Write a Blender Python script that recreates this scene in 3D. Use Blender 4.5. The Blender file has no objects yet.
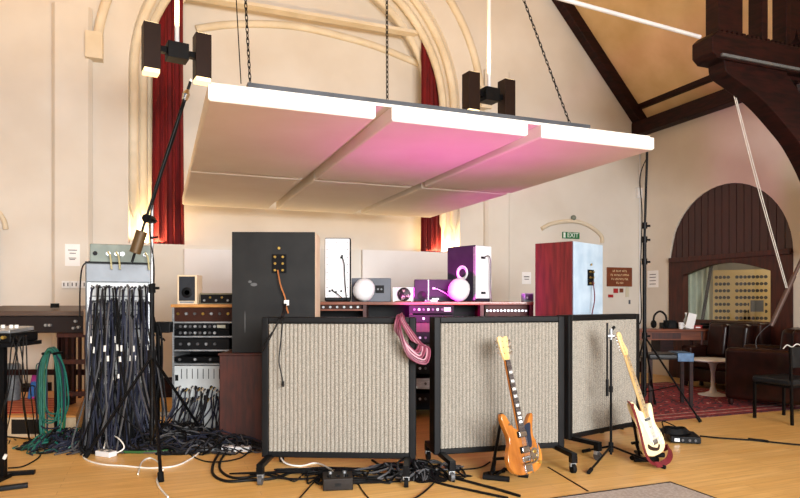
import bpy, math, random
from mathutils import Vector, Matrix, noise
random.seed(7)
SC = bpy.context.scene
COL = SC.collection
CAMZ, F, HY = 1.32, 620.0, 300.0

# ---------------------------------------------------------------- coordinates
TH = math.radians(21.25)
U = Vector((math.cos(TH), math.sin(TH), 0)); Wd = Vector((-math.sin(TH), math.cos(TH), 0))
CR = Vector((4.4, 11.37, 0))
def R(t, s, z=0.0): return CR - U*t - Wd*s + Vector((0, 0, z))       # hall frame: t leftwards along the end wall, s out of it
def P(px, py, d): return Vector(((px-400)*d/F, d, CAMZ+(HY-py)*d/F))
def G(px, d, z=0.0): return Vector(((px-400)*d/F, d, z))
def FL(px, py, z=0.0):
    d = (CAMZ-z)*F/(py-HY); return Vector(((px-400)*d/F, d, z))
def onS(px, py, s):        # point of the plane s=const seen in direction px,py -> (t, z)
    k = (px-400)/F
    a = CR - Wd*s
    t = (a.x - k*a.y)/(U.x - k*U.y)
    p = a - U*t
    return t, CAMZ+(HY-py)*p.y/F
def onT(px, py, t=0.0):
    k = (px-400)/F
    a = CR - U*t
    s = (a.x - k*a.y)/(Wd.x - k*Wd.y)
    p = a - Wd*s
    return s, CAMZ+(HY-py)*p.y/F

# ---------------------------------------------------------------- materials
def lin(c): 
    c = c/255.0
    return c/12.92 if c <= 0.04045 else ((c+0.055)/1.055)**2.4
def rgb(r, g, b): return (lin(r), lin(g), lin(b), 1)
MATS = {}
def mat(name, col, rough=0.6, metal=0.0, col2=None, scale=8.0, bump=0.0, emis=None, es=0.0, stretch=(1,1,1), coat=0.0, detail=4.0, bscale=None, lo=.35, hi=.65):
    if name in MATS: return MATS[name]
    m = bpy.data.materials.new(name); m.use_nodes = True
    nt = m.node_tree; b = nt.nodes['Principled BSDF']
    b.inputs['Roughness'].default_value = rough; b.inputs['Metallic'].default_value = metal
    b.inputs['Base Color'].default_value = col
    if max(col[:3])<.06: b.inputs['Specular IOR Level'].default_value=.18
    if coat: b.inputs['Coat Weight'].default_value = coat
    tc = nt.nodes.new('ShaderNodeTexCoord'); mp = nt.nodes.new('ShaderNodeMapping'); mp.inputs['Scale'].default_value = stretch
    nt.links.new(tc.outputs['Object'], mp.inputs['Vector'])
    nz = nt.nodes.new('ShaderNodeTexNoise'); nz.inputs['Scale'].default_value = scale; nz.inputs['Detail'].default_value = detail
    nt.links.new(mp.outputs['Vector'], nz.inputs['Vector'])
    cr = nt.nodes.new('ShaderNodeValToRGB'); cr.color_ramp.elements[0].position = lo; cr.color_ramp.elements[1].position = hi
    c2 = col2 if col2 else tuple(min(1, c*0.86) for c in col[:3])+(1,)
    cr.color_ramp.elements[0].color = c2; cr.color_ramp.elements[1].color = col
    nt.links.new(nz.outputs['Fac'], cr.inputs['Fac']); nt.links.new(cr.outputs['Color'], b.inputs['Base Color'])
    if bump:
        bp = nt.nodes.new('ShaderNodeBump'); bp.inputs['Strength'].default_value = bump
        n2 = nt.nodes.new('ShaderNodeTexNoise'); n2.inputs['Scale'].default_value = bscale or scale*3; n2.inputs['Detail'].default_value = 6
        nt.links.new(mp.outputs['Vector'], n2.inputs['Vector'])
        nt.links.new(n2.outputs['Fac'], bp.inputs['Height']); nt.links.new(bp.outputs['Normal'], b.inputs['Normal'])
    if emis:
        b.inputs['Emission Color'].default_value = emis; b.inputs['Emission Strength'].default_value = es
    MATS[name] = m
    return m
plaster = mat('plaster', rgb(216,210,200), 0.85, col2=rgb(208,200,188), scale=1.2, bump=.12, bscale=14)
stonep = mat('stone_paint', rgb(222,210,188), 0.8, col2=rgb(208,194,168), scale=2.5, bump=.1, bscale=20)
roofp = mat('roof_plaster', rgb(222,192,146), 0.9, col2=rgb(204,172,124), scale=1.6, bump=.1)
darkwood = mat('dark_timber', rgb(46,17,14), 0.55, col2=rgb(24,9,8), scale=5, stretch=(1,1,6), bump=.1)
redwood = mat('mahogany', rgb(70,24,12), 0.55, col2=rgb(44,13,7), scale=5, stretch=(5,5,.8))
redwoodh = mat('mahogany_board', rgb(128,66,34), 0.45, col2=rgb(92,42,20), scale=4, stretch=(.6,5,5), coat=.25)
veneer = mat('red_veneer', rgb(120,32,30), 0.65, col2=rgb(88,20,20), scale=4, stretch=(6,6,.7))
oak = mat('golden_oak', rgb(206,148,84), 0.45, col2=rgb(176,118,60), scale=6, stretch=(1,4,4))
palewood = mat('pale_birch', rgb(232,208,176), 0.5, col2=rgb(220,192,156), scale=6, stretch=(5,5,1))
black = mat('black_paint', rgb(15,15,16), 0.55, col2=rgb(9,9,10), scale=9)
blackm = mat('black_metal', rgb(16,16,18), 0.4, 0.3, col2=rgb(9,9,10), scale=12)
spkblack = mat('scuffed_black_paint', rgb(36,36,35), 0.6, col2=rgb(28,28,28), scale=4, bump=.05)
rubber = mat('rubber', rgb(12,12,13), 0.8, scale=20)
chrome = mat('chrome', rgb(215,215,215), 0.18, 1.0, col2=rgb(180,180,182), scale=4)
steel = mat('brushed_steel', rgb(185,188,190), 0.4, .7, col2=rgb(150,153,156), scale=10, stretch=(1,1,8))
greymetal = mat('grey_hammered_metal', rgb(118,122,124), 0.5, .2, col2=rgb(100,104,106), scale=30)
greengrey = mat('grey_green_metal', rgb(122,132,120), 0.5, .1, col2=rgb(102,112,102), scale=6)
whitepl = mat('white_plastic', rgb(230,230,230), 0.4, col2=rgb(220,220,221), scale=4)
whitefab = mat('white_cloth', rgb(246,246,246), 0.85, col2=rgb(240,240,240), scale=30, bump=.05)
cloudfab = mat('cloud_cloth', rgb(232,224,212), 0.9, col2=rgb(226,216,202), scale=1.5, bump=.04, bscale=60)
paneltop = mat('dark_batten', rgb(70,72,76), .7, col2=rgb(52,54,58), scale=5)
curtain = mat('crimson_velvet', rgb(120,6,12), 0.85, col2=rgb(86,3,8), scale=12, stretch=(1,1,.2))
leather = mat('brown_leather', rgb(44,18,13), 0.35, col2=rgb(26,10,8), scale=7, bump=.25, coat=.15)
blackleather = mat('black_leather', rgb(34,36,38), 0.35, col2=rgb(24,25,27), scale=9, bump=.15)
bluevinyl = mat('blue_cloth', rgb(60,100,140), 0.5, col2=rgb(38,70,104), scale=12)
lightblue = mat('pale_blue_paint', rgb(184,204,220), 0.55, col2=rgb(160,184,204), scale=5, bump=.08)
paper = mat('paper', rgb(244,244,244), 0.8, col2=rgb(238,238,238), scale=5)
ink = mat('ink', rgb(60,60,66), 0.8, scale=5)
warmglow = mat('warm_lamp_glass', (1,.8,.5,1), .5, emis=(1,.74,.36,1), es=1.6)
graysp = mat('slate_grey_paint', rgb(86,90,98), 0.5, col2=rgb(76,80,88), scale=5)
purpsp = mat('mid_grey_paint', rgb(50,44,56), 0.6, col2=rgb(40,34,46), scale=5)
sgwood = mat('amber_lacquer', rgb(192,120,46), 0.2, col2=rgb(136,76,24), scale=3, stretch=(3,3,.8), coat=.8)
cream = mat('cream_lacquer', rgb(242,226,180), 0.2, col2=rgb(236,218,168), scale=3, coat=.7)
maple = mat('maple', rgb(236,206,150), 0.3, col2=rgb(206,166,100), scale=4, stretch=(4,4,.5), coat=.4)
rosew = mat('rosewood', rgb(60,40,32), 0.5, col2=rgb(40,26,20), scale=8, stretch=(6,6,1))
pearl = mat('pearl', rgb(235,235,230), 0.2, scale=20)
strapred = mat('dark_red_strap', rgb(112,18,30), 0.6, col2=rgb(88,10,20), scale=20)
gold = mat('yellowed_metal', rgb(214,176,90), .3, .8, scale=8)
teal = mat('teal_rubber', rgb(24,104,88), .5, col2=rgb(14,78,66), scale=10)
greenrub = mat('green_rubber', rgb(40,92,44), .5, scale=10)
bluegrey = mat('blue_grey_rubber', rgb(42,45,60), .45, col2=rgb(30,33,46), scale=10)
greyrub = mat('grey_rubber', rgb(74,74,76), .5, scale=10)
pinkrub = mat('dusty_pink_rubber', rgb(128,60,80), .5, col2=rgb(100,40,62), scale=10)
plumrub = mat('plum_rubber', rgb(96,34,48), .5, scale=10)
whiterub = mat('white_rubber', rgb(232,230,222), .5, scale=10)
brass = mat('brass', rgb(200,160,80), .3, .9, scale=6)
signgreen = mat('sign_green', rgb(22,112,62), .5, scale=5)
signwhite = mat('sign_white', rgb(236,246,236), .5, scale=5)
plaquebrown = mat('plaque_brown', rgb(122,60,26), .5, col2=rgb(104,46,20), scale=6)
plaquecream = mat('plaque_cream', rgb(238,214,170), .6, scale=5)
reds = mat('red_plastic', rgb(170,30,34), .5, scale=5)
pink = mat('magenta_plastic', rgb(200,60,150), .5, col2=rgb(60,120,190), scale=9, lo=.48, hi=.52)
perf = mat('pale_ply_panel', rgb(214,188,132), .6, col2=rgb(222,190,118), scale=3)
holes = mat('dark_hole', rgb(30,26,22), .9, scale=5)
studiocream = mat('studio_cream', rgb(206,200,176), .8, scale=3)

def floor_mat():
    m = bpy.data.materials.new('oak_strip_floor'); m.use_nodes = True; nt = m.node_tree; b = nt.nodes['Principled BSDF']
    tc = nt.nodes.new('ShaderNodeTexCoord'); mp = nt.nodes.new('ShaderNodeMapping')
    mp.inputs['Rotation'].default_value = (0, 0, -TH)
    nt.links.new(tc.outputs['Object'], mp.inputs['Vector'])
    br = nt.nodes.new('ShaderNodeTexBrick')
    br.inputs['Scale'].default_value = 1.0; br.inputs['Brick Width'].default_value = 1.3; br.inputs['Row Height'].default_value = .085
    br.inputs['Mortar Size'].default_value = .0016; br.inputs['Mortar Smooth'].default_value = .3
    br.inputs['Color1'].default_value = rgb(238,198,128); br.inputs['Color2'].default_value = rgb(230,186,112); br.inputs['Mortar'].default_value = rgb(188,140,80)
    nt.links.new(mp.outputs['Vector'], br.inputs['Vector'])
    mp2 = nt.nodes.new('ShaderNodeMapping'); mp2.inputs['Scale'].default_value = (1.2, 14, 1)
    nt.links.new(mp.outputs['Vector'], mp2.inputs['Vector'])
    nz = nt.nodes.new('ShaderNodeTexNoise'); nz.inputs['Scale'].default_value = 2.2; nz.inputs['Detail'].default_value = 6
    nt.links.new(mp2.outputs['Vector'], nz.inputs['Vector'])
    cr = nt.nodes.new('ShaderNodeValToRGB'); cr.color_ramp.elements[0].position=.3; cr.color_ramp.elements[1].position=.7
    cr.color_ramp.elements[0].color=(.84,.79,.72,1); cr.color_ramp.elements[1].color=(1.05,1.03,1,1)
    nt.links.new(nz.outputs['Fac'], cr.inputs['Fac'])
    mx = nt.nodes.new('ShaderNodeMixRGB'); mx.blend_type='MULTIPLY'; mx.inputs['Fac'].default_value=1
    nt.links.new(br.outputs['Color'], mx.inputs[1]); nt.links.new(cr.outputs['Color'], mx.inputs[2])
    n3 = nt.nodes.new('ShaderNodeTexNoise'); n3.inputs['Scale'].default_value=.9; n3.inputs['Detail'].default_value=3
    nt.links.new(mp.outputs['Vector'], n3.inputs['Vector'])
    c3 = nt.nodes.new('ShaderNodeValToRGB'); c3.color_ramp.elements[0].position=.35; c3.color_ramp.elements[1].position=.68
    c3.color_ramp.elements[0].color=(.88,.84,.78,1); c3.color_ramp.elements[1].color=(1,1,1,1)
    nt.links.new(n3.outputs['Fac'], c3.inputs['Fac'])
    m2 = nt.nodes.new('ShaderNodeMixRGB'); m2.blend_type='MULTIPLY'; m2.inputs['Fac'].default_value=1
    nt.links.new(mx.outputs['Color'], m2.inputs[1]); nt.links.new(c3.outputs['Color'], m2.inputs[2])
    nt.links.new(m2.outputs['Color'], b.inputs['Base Color'])
    b.inputs['Roughness'].default_value=.34
    return m
def gobo_mat():
    m = bpy.data.materials.new('grey_speckled_fabric'); m.use_nodes=True; nt=m.node_tree; b=nt.nodes['Principled BSDF']
    tc=nt.nodes.new('ShaderNodeTexCoord'); mp=nt.nodes.new('ShaderNodeMapping'); mp.inputs['Scale'].default_value=(1,1,.6)
    nt.links.new(tc.outputs['Object'], mp.inputs['Vector'])
    nz=nt.nodes.new('ShaderNodeTexNoise'); nz.inputs['Scale'].default_value=260; nz.inputs['Detail'].default_value=2
    nt.links.new(mp.outputs['Vector'], nz.inputs['Vector'])
    cr=nt.nodes.new('ShaderNodeValToRGB'); cr.color_ramp.elements[0].position=.36; cr.color_ramp.elements[1].position=.64
    cr.color_ramp.elements[0].color=rgb(102,97,88); cr.color_ramp.elements[1].color=rgb(164,157,145)
    nt.links.new(nz.outputs['Fac'], cr.inputs['Fac']); nt.links.new(cr.outputs['Color'], b.inputs['Base Color'])
    b.inputs['Roughness'].default_value=.95
    return m
def rug_mat(name, sx, sy, base, alt, cream_, ox=0.0):
    m=bpy.data.materials.new(name); m.use_nodes=True; nt=m.node_tree; b=nt.nodes['Principled BSDF']
    tc=nt.nodes.new('ShaderNodeTexCoord')
    vo=nt.nodes.new('ShaderNodeTexVoronoi'); vo.inputs['Scale'].default_value=9; nt.links.new(tc.outputs['Object'], vo.inputs['Vector'])
    cr=nt.nodes.new('ShaderNodeValToRGB'); e=cr.color_ramp; e.interpolation='CONSTANT'
    e.elements[0].color=cream_; e.elements[0].position=0; e.elements[1].color=base; e.elements[1].position=.16
    x=e.elements.new(.45); x.color=alt; x=e.elements.new(.6); x.color=base
    nt.links.new(vo.outputs['Distance'], cr.inputs['Fac'])
    sp=nt.nodes.new('ShaderNodeSeparateXYZ'); nt.links.new(tc.outputs['Object'], sp.inputs[0])
    def M(op,a,bv,cv=None):
        n=nt.nodes.new('ShaderNodeMath'); n.operation=op
        for i,v in enumerate((a,bv)):
            if v is None: continue
            if isinstance(v,(int,float)): n.inputs[i].default_value=v
            else: nt.links.new(v,n.inputs[i])
        return n.outputs[0]
    ax=M('SUBTRACT',sx/2,M('ABSOLUTE',sp.outputs[0],None)); ay=M('SUBTRACT',sy/2,M('ABSOLUTE',sp.outputs[1],None))
    ed=M('MINIMUM',ax,ay)
    c2=nt.nodes.new('ShaderNodeValToRGB'); c2.color_ramp.interpolation='CONSTANT'; q=c2.color_ramp
    q.elements[0].color=alt; q.elements[0].position=0; q.elements[1].color=base; q.elements[1].position=.04
    for pp,cc in ((.10,cream_),(.13,base),(.22,alt),(.25,cream_),(.28,base)):
        z=q.elements.new(pp); z.color=cc
    nt.links.new(ed,c2.inputs['Fac'])
    isb=M('LESS_THAN',ed,.30)
    hf=M('MULTIPLY',isb,.7)
    mx=nt.nodes.new('ShaderNodeMixRGB'); nt.links.new(hf,mx.inputs['Fac']); nt.links.new(cr.outputs[0],mx.inputs[1]); nt.links.new(c2.outputs[0],mx.inputs[2])
    nz=nt.nodes.new('ShaderNodeTexNoise'); nz.inputs['Scale'].default_value=22; nt.links.new(tc.outputs['Object'],nz.inputs['Vector'])
    c3=nt.nodes.new('ShaderNodeValToRGB'); c3.color_ramp.elements[0].position=.4; c3.color_ramp.elements[1].position=.6
    c3.color_ramp.elements[0].color=(.6,.5,.5,1); c3.color_ramp.elements[1].color=(1.05,1,1,1)
    nt.links.new(nz.outputs['Fac'],c3.inputs['Fac'])
    m2=nt.nodes.new('ShaderNodeMixRGB'); m2.blend_type='MULTIPLY'; m2.inputs['Fac'].default_value=1
    nt.links.new(mx.outputs[0],m2.inputs[1]); nt.links.new(c3.outputs[0],m2.inputs[2])
    nt.links.new(m2.outputs[0],b.inputs['Base Color']); b.inputs['Roughness'].default_value=1
    return m
def plank_mat():
    m=bpy.data.materials.new('tongue_and_groove_boards'); m.use_nodes=True; nt=m.node_tree; b=nt.nodes['Principled BSDF']
    tc=nt.nodes.new('ShaderNodeTexCoord'); mp=nt.nodes.new('ShaderNodeMapping'); mp.inputs['Scale'].default_value=(4,4,.6)
    nt.links.new(tc.outputs['Object'],mp.inputs['Vector'])
    nz=nt.nodes.new('ShaderNodeTexNoise'); nz.inputs['Scale'].default_value=5; nz.inputs['Detail'].default_value=6; nt.links.new(mp.outputs[0],nz.inputs['Vector'])
    cr=nt.nodes.new('ShaderNodeValToRGB'); cr.color_ramp.elements[0].color=rgb(34,10,10); cr.color_ramp.elements[1].color=rgb(68,24,20)
    nt.links.new(nz.outputs['Fac'],cr.inputs['Fac']); nt.links.new(cr.outputs[0],b.inputs['Base Color']); b.inputs['Roughness'].default_value=.4
    return m
def glass_mat():
    m=bpy.data.materials.new('window_glass'); m.use_nodes=True; nt=m.node_tree; nt.nodes.clear()
    o=nt.nodes.new('ShaderNodeOutputMaterial'); t=nt.nodes.new('ShaderNodeBsdfTransparent'); g=nt.nodes.new('ShaderNodeBsdfGlossy'); g.inputs['Roughness'].default_value=.02
    x=nt.nodes.new('ShaderNodeMixShader'); x.inputs[0].default_value=.12
    nt.links.new(t.outputs[0],x.inputs[1]); nt.links.new(g.outputs[0],x.inputs[2]); nt.links.new(x.outputs[0],o.inputs[0])
    return m

# ---------------------------------------------------------------- mesh helpers
def crom(pts, n=6, closed=False):
    pts=[Vector(p) for p in pts]; out=[]; N=len(pts)
    rng = range(N) if closed else range(N-1)
    for i in rng:
        if closed: a,b,c,d=pts[(i-1)%N],pts[i],pts[(i+1)%N],pts[(i+2)%N]
        else: a=pts[max(i-1,0)];b=pts[i];c=pts[i+1];d=pts[min(i+2,N-1)]
        for k in range(n):
            t=k/n
            out.append(.5*((2*b)+(c-a)*t+(2*a-5*b+4*c-d)*t*t+(3*b-a-3*c+d)*t*t*t))
    if not closed: out.append(pts[-1])
    return out
class MB:
    def __init__(s): s.v=[]; s.f=[]; s.mi=[]; s.m=0
    def slot(s,i): s.m=i; return s
    def add(s,vs,fs):
        o=len(s.v); s.v+= [tuple(v) for v in vs]; s.f+=[tuple(i+o for i in f) for f in fs]; s.mi+=[s.m]*len(fs); return s
    def box(s,c,d,M=None):
        c=Vector(c); x,y,z=d[0]/2,d[1]/2,d[2]/2
        vs=[Vector((i*x,j*y,k*z)) for k in(-1,1) for j in(-1,1) for i in(-1,1)]
        if M is not None: vs=[M@v for v in vs]
        return s.add([v+c for v in vs],[(0,2,3,1),(4,5,7,6),(0,1,5,4),(2,6,7,3),(0,4,6,2),(1,3,7,5)])
    def box2(s,a,b):
        return s.box([(a[i]+b[i])/2 for i in range(3)],[abs(b[i]-a[i]) for i in range(3)])
    def bar(s,a,b,w,h,up=(0,0,1)):
        a=Vector(a);b=Vector(b);d=(b-a).normalized();up=Vector(up)
        x=d.cross(up)
        if x.length<1e-4: x=d.cross(Vector((1,0,0)))
        x.normalize(); y=x.cross(d)
        vs=[p+x*i*w/2+y*j*h/2 for p in(a,b) for j in(-1,1) for i in(-1,1)]
        return s.add(vs,[(0,1,3,2),(4,6,7,5),(0,4,5,1),(2,3,7,6),(0,2,6,4),(1,5,7,3)])
    def tube(s,pts,r,n=8,caps=True):
        pts=[Vector(p) for p in pts]; N=len(pts)
        rs=r if isinstance(r,(list,tuple)) else [r]*N
        t0=(pts[1]-pts[0]).normalized(); nrm=t0.orthogonal().normalized(); vs=[]
        for i,p in enumerate(pts):
            t=(pts[min(i+1,N-1)]-pts[max(i-1,0)])
            if t.length<1e-9: t=t0
            t=t.normalized(); nrm=(nrm-t*nrm.dot(t))
            if nrm.length<1e-6: nrm=t.orthogonal()
            nrm.normalize(); bn=t.cross(nrm)
            for k in range(n):
                a=2*math.pi*k/n; vs.append(p+(nrm*math.cos(a)+bn*math.sin(a))*rs[i])
        fs=[(i*n+k,i*n+(k+1)%n,(i+1)*n+(k+1)%n,(i+1)*n+k) for i in range(N-1) for k in range(n)]
        if caps: fs+=[tuple(range(n))[::-1],tuple((N-1)*n+k for k in range(n))]
        return s.add(vs,fs)
    def cyl(s,a,b,r,n=16,r2=None): return s.tube([a,b],[r,r if r2 is None else r2],n)
    def lathe(s,prof,c=(0,0,0),n=24,M=None):
        vs=[];c=Vector(c)
        for r,z in prof:
            for k in range(n):
                a=2*math.pi*k/n; v=Vector((r*math.cos(a),r*math.sin(a),z))
                vs.append((M@v if M is not None else v)+c)
        N=len(prof)
        fs=[(i*n+k,i*n+(k+1)%n,(i+1)*n+(k+1)%n,(i+1)*n+k) for i in range(N-1) for k in range(n)]
        fs+=[tuple(range(n))[::-1],tuple((N-1)*n+k for k in range(n))]
        return s.add(vs,fs)
    def prism(s,poly,fn,a,b):     # poly of 2-D points; fn(x,y,h)->3-D
        n=len(poly); vs=[fn(x,y,a) for x,y in poly]+[fn(x,y,b) for x,y in poly]
        fs=[tuple(range(n))[::-1],tuple(range(n,2*n))]+[(i,(i+1)%n,n+(i+1)%n,n+i) for i in range(n)]
        return s.add(vs,fs)
    def ell(s,c,r,n=20,M=None):
        prof=[(max(1e-4,math.sin(math.pi*i/12)),-math.cos(math.pi*i/12)) for i in range(13)]
        S=Matrix.Diagonal((r[0],r[1],r[2]))
        return s.lathe(prof,c,n,(M@S) if M is not None else S)
    def build(s,name,m,parent=None,bev=0.0,smooth=False,seg=2,M=None,fix=True):
        me=bpy.data.meshes.new(name); me.from_pydata([tuple(v) for v in s.v],[],s.f)
        ms=m if isinstance(m,(list,tuple)) else [m]
        for x in ms: me.materials.append(x)
        for p,i in zip(me.polygons,s.mi): p.material_index=min(i,len(ms)-1)
        if fix:
            import bmesh
            bm=bmesh.new(); bm.from_mesh(me); bmesh.ops.recalc_face_normals(bm,faces=bm.faces); bm.to_mesh(me); bm.free()
        if smooth:
            for p in me.polygons: p.use_smooth=True
        o=bpy.data.objects.new(name,me); COL.objects.link(o)
        if bev:
            b=o.modifiers.new('b','BEVEL'); b.width=bev; b.segments=seg; b.limit_method='ANGLE'; b.angle_limit=math.radians(40)
            for p in me.polygons: p.use_smooth=True
            o.modifiers.new('w','WEIGHTED_NORMAL')
        if smooth and not bev:
            # keep hard edges hard
            me.set_sharp_from_angle(angle=math.radians(50))
        if parent: o.parent=parent
        if M is not None: o.matrix_world=M
        return o
def tag(o,label,cat=None,group=None,kind=None):
    o['label']=label
    if cat: o['category']=cat
    if group: o['group']=group
    if kind: o['kind']=kind
    return o
def thing(name,label,cat,loc=(0,0,0),rz=0.0,group=None,M=None):
    o=bpy.data.objects.new(name,None); COL.objects.link(o); o.empty_display_size=.05
    if M is not None: o.matrix_world=M
    else: o.location=loc; o.rotation_euler=(0,0,rz)
    return tag(o,label,cat,group)
def struct(o): o['kind']='structure'; return o
def local(parent, o): o.parent=parent; return o
def dup(root,loc,rz,label,group=None):
    r=root.copy(); COL.objects.link(r); r.location=loc; r.rotation_euler=(0,0,rz); r['label']=label
    if group: r['group']=group
    for ch in list(root.children):
        c=ch.copy(); COL.objects.link(c); c.parent=r
        for g in list(ch.children):
            d=g.copy(); COL.objects.link(d); d.parent=c
    return r
def one(mb,name,m,label,cat,group=None,kind=None,base=None,**k):
    """a thing that is one mesh; its origin goes to its base"""
    xs=[v[0] for v in mb.v]; ys=[v[1] for v in mb.v]; zs=[v[2] for v in mb.v]
    b=Vector(base) if base is not None else Vector(((min(xs)+max(xs))/2,(min(ys)+max(ys))/2,min(zs)))
    mb.v=[tuple(Vector(v)-b) for v in mb.v]
    o=mb.build(name,m,**k); o.location=b
    return tag(o,label,cat,group,kind)
PI=math.pi

# ================================================================ SETTING
HALL=12.3; EAVE=4.6; SL=1.11; SPR=4.4; SILL=2.08; AC=6.14; AR=2.46
def roofz(t): return EAVE+SL*min(max(t,0),HALL-max(t,0))
# floor
mb=MB(); q=[R(-.3,-1.0),R(HALL+.3,-1.0),R(HALL+.3,14),R(-.3,14)]
mb.add([(p.x,p.y,0) for p in q]+[(p.x,p.y,-.2) for p in q],[(0,1,2,3),(7,6,5,4),(0,4,5,1),(1,5,6,2),(2,6,7,3),(3,7,4,0)])
struct(mb.build('floor',floor_mat()))
# end wall with the big arched recess
def arch_pts(r,n=36,spr=SPR,sill=SILL):
    pts=[(AC-r,sill),(AC-r,spr)]
    for i in range(1,n): 
        a=PI-PI*i/n; pts.append((AC+r*math.cos(a),spr+r*math.sin(a)))
    pts+=[(AC+r,spr),(AC+r,sill)]
    return pts
mb=MB()
def wq(mb,a,b,c,d,s=0.0): mb.add([R(a[0],s,a[1]),R(b[0],s,b[1]),R(c[0],s,c[1]),R(d[0],s,d[1])],[(0,1,2,3)])
wq(mb,(-.3,0),(HALL,0),(HALL,SILL),(-.3,SILL))
wq(mb,(-.3,SILL),(AC-AR,SILL),(AC-AR,SPR),(-.3,SPR)); wq(mb,(AC+AR,SILL),(HALL,SILL),(HALL,SPR),(AC+AR,SPR))
wq(mb,(-.3,SPR),(AC-AR,SPR),(AC-AR,roofz(AC-AR)),(-.3,roofz(0))); wq(mb,(AC+AR,SPR),(HALL,SPR),(HALL,EAVE),(AC+AR,roofz(AC+AR)))
ap=arch_pts(AR)
for i in range(1,len(ap)-2):
    a,b=ap[i],ap[i+1]; wq(mb,a,b,(b[0],roofz(b[0])),(a[0],roofz(a[0])))
# stepped reveal: s 0 -> -.22, step in .13, -> -.42, step in .12 -> -.6
def ring(mb,r1,s1,r2,s2):
    a=arch_pts(r1); b=arch_pts(r2)
    for i in range(len(a)-1):
        mb.add([R(a[i][0],s1,a[i][1]),R(a[i+1][0],s1,a[i+1][1]),R(b[i+1][0],s2,b[i+1][1]),R(b[i][0],s2,b[i][1])],[(0,1,2,3)])
prof=[(AR,0),(AR-.02,-.12),(AR-.10,-.14),(AR-.13,-.2),(AR-.13,-.34),(AR-.2,-.37),(AR-.24,-.46),(AR-.24,-.75)]
for (r1,s1),(r2,s2) in zip(prof,prof[1:]): ring(mb,r1,s1,r2,s2)
mb.add([R(AC-AR,0,SILL),R(AC+AR,0,SILL),R(AC+AR,-.75,SILL),R(AC-AR,-.75,SILL)],[(0,1,2,3)])
a=arch_pts(AR-.24); c=len(a)
mb.add([R(x,-.75,z) for x,z in a],[tuple(range(c))])
mb.build('wall_back',plaster,fix=False)['kind']='structure'
# moulding on the arch (outer hood and the recess hood)
def trim(name,mb,m=stonep,**k): return struct(mb.build(name,m,**k))
mb=MB(); pts=[]
r=2.85
a0=math.asin(.12)
mb.tube([R(AC+r*math.cos(a0+(PI-2*a0)*i/40),.03,SPR+r*math.sin(a0+(PI-2*a0)*i/40)) for i in range(41)],.06,10)
for sg in(-1,1): mb.box(R(AC+sg*(r*math.cos(a0)+.03),.07,SPR+.2),(.2,.2,.34),Matrix.Rotation(TH,3,'Z'))
trim('trim_1',mb,smooth=True)
mb=MB(); hp=[onS(x,y,-.72) for x,y in((196,29),(225,25),(262,24),(300,27),(340,36),(375,46),(410,60),(436,71),(449,77))]
mb.tube(crom([R(t,-.72,z) for t,z in hp],5),.055,10)
mb.box(R(hp[-1][0],-.68,hp[-1][1]-.1),(.16,.16,.24),Matrix.Rotation(TH,3,'Z'))
trim('trim_2',mb,smooth=True)
# jamb shafts that stop above the sill in points
for k,(sg,) in enumerate(((1,),(-1,))):
    mb=MB()
    for rr,s in((AR-.06,-.10),(AR-.17,-.28),(AR-.27,-.5)):
        t=AC+sg*rr
        mb.tube([R(t,s,2.42),R(t,s,2.58),R(t,s,SPR)],[.004,.06,.06],12)
        mb.tube([R(AC+sg*rr*math.cos(PI/2*i/20),s,SPR+rr*math.sin(PI/2*i/20)) for i in range(20)],.06,12)
    trim('trim_%d'%(3+k),mb,smooth=True)
# pilasters
for k,(ta,tb) in enumerate(((9.03,9.49),(2.79,3.25))):
    mb=MB(); z=roofz(ta)
    fn=lambda x,y,h:R(x,y,h)
    mb.prism([(ta,-.02),(ta,.05),(ta+.04,.10),(tb-.04,.10),(tb,.05),(tb,-.02)],fn,0,5.1+.6*(k==0)*0)
    trim('trim_%d'%(5+k),mb,plaster)
# curtain pelmet
mb=MB(); mb.prism([(3.95,-.30),(3.95,-.46),(8.35,-.46),(8.35,-.30)],fn,5.66,5.71); trim('trim_7',mb,stonep)
# exit door hood
hp=[onS(x,y,0) for x,y in((541,229),(549,224.5),(560,222),(572,221.3),(583,223.5),(593,229),(600.5,236),(601.5,243))]
mb=MB(); mb.tube(crom([R(t,.02,z) for t,z in hp],4),.035,8); trim('trim_8',mb,smooth=True)
# skirting
mb=MB(); mb.prism([(0,-.02),(0,.03),(10.0,.03),(10.0,-.02)],fn,0,.27); struct(mb.build('baseboard_back',darkwood))
# left arched doorway
mb=MB(); mb.box2((-.45,-.03,0),(.45,.03,2.2))
for i in range(5): mb.box2((-.4+i*.17,-.045,.05),(-.29+i*.17,.0,2.15))
d=mb.build('door_1',redwood); d.location=R(10.52,.04); d.rotation_euler=(0,0,TH); struct(d)
h=MB().tube([(-.36,-.05,1.05),(-.36,-.1,1.05)],.018,8).build('door_handle',brass,d)
mb=MB(); mb.tube([R(10.52+.52*math.cos(PI*i/20),.02,2.2+.4*math.sin(PI*i/20)) for i in range(21)],.03,8); trim('trim_9',mb,smooth=True)
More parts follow.
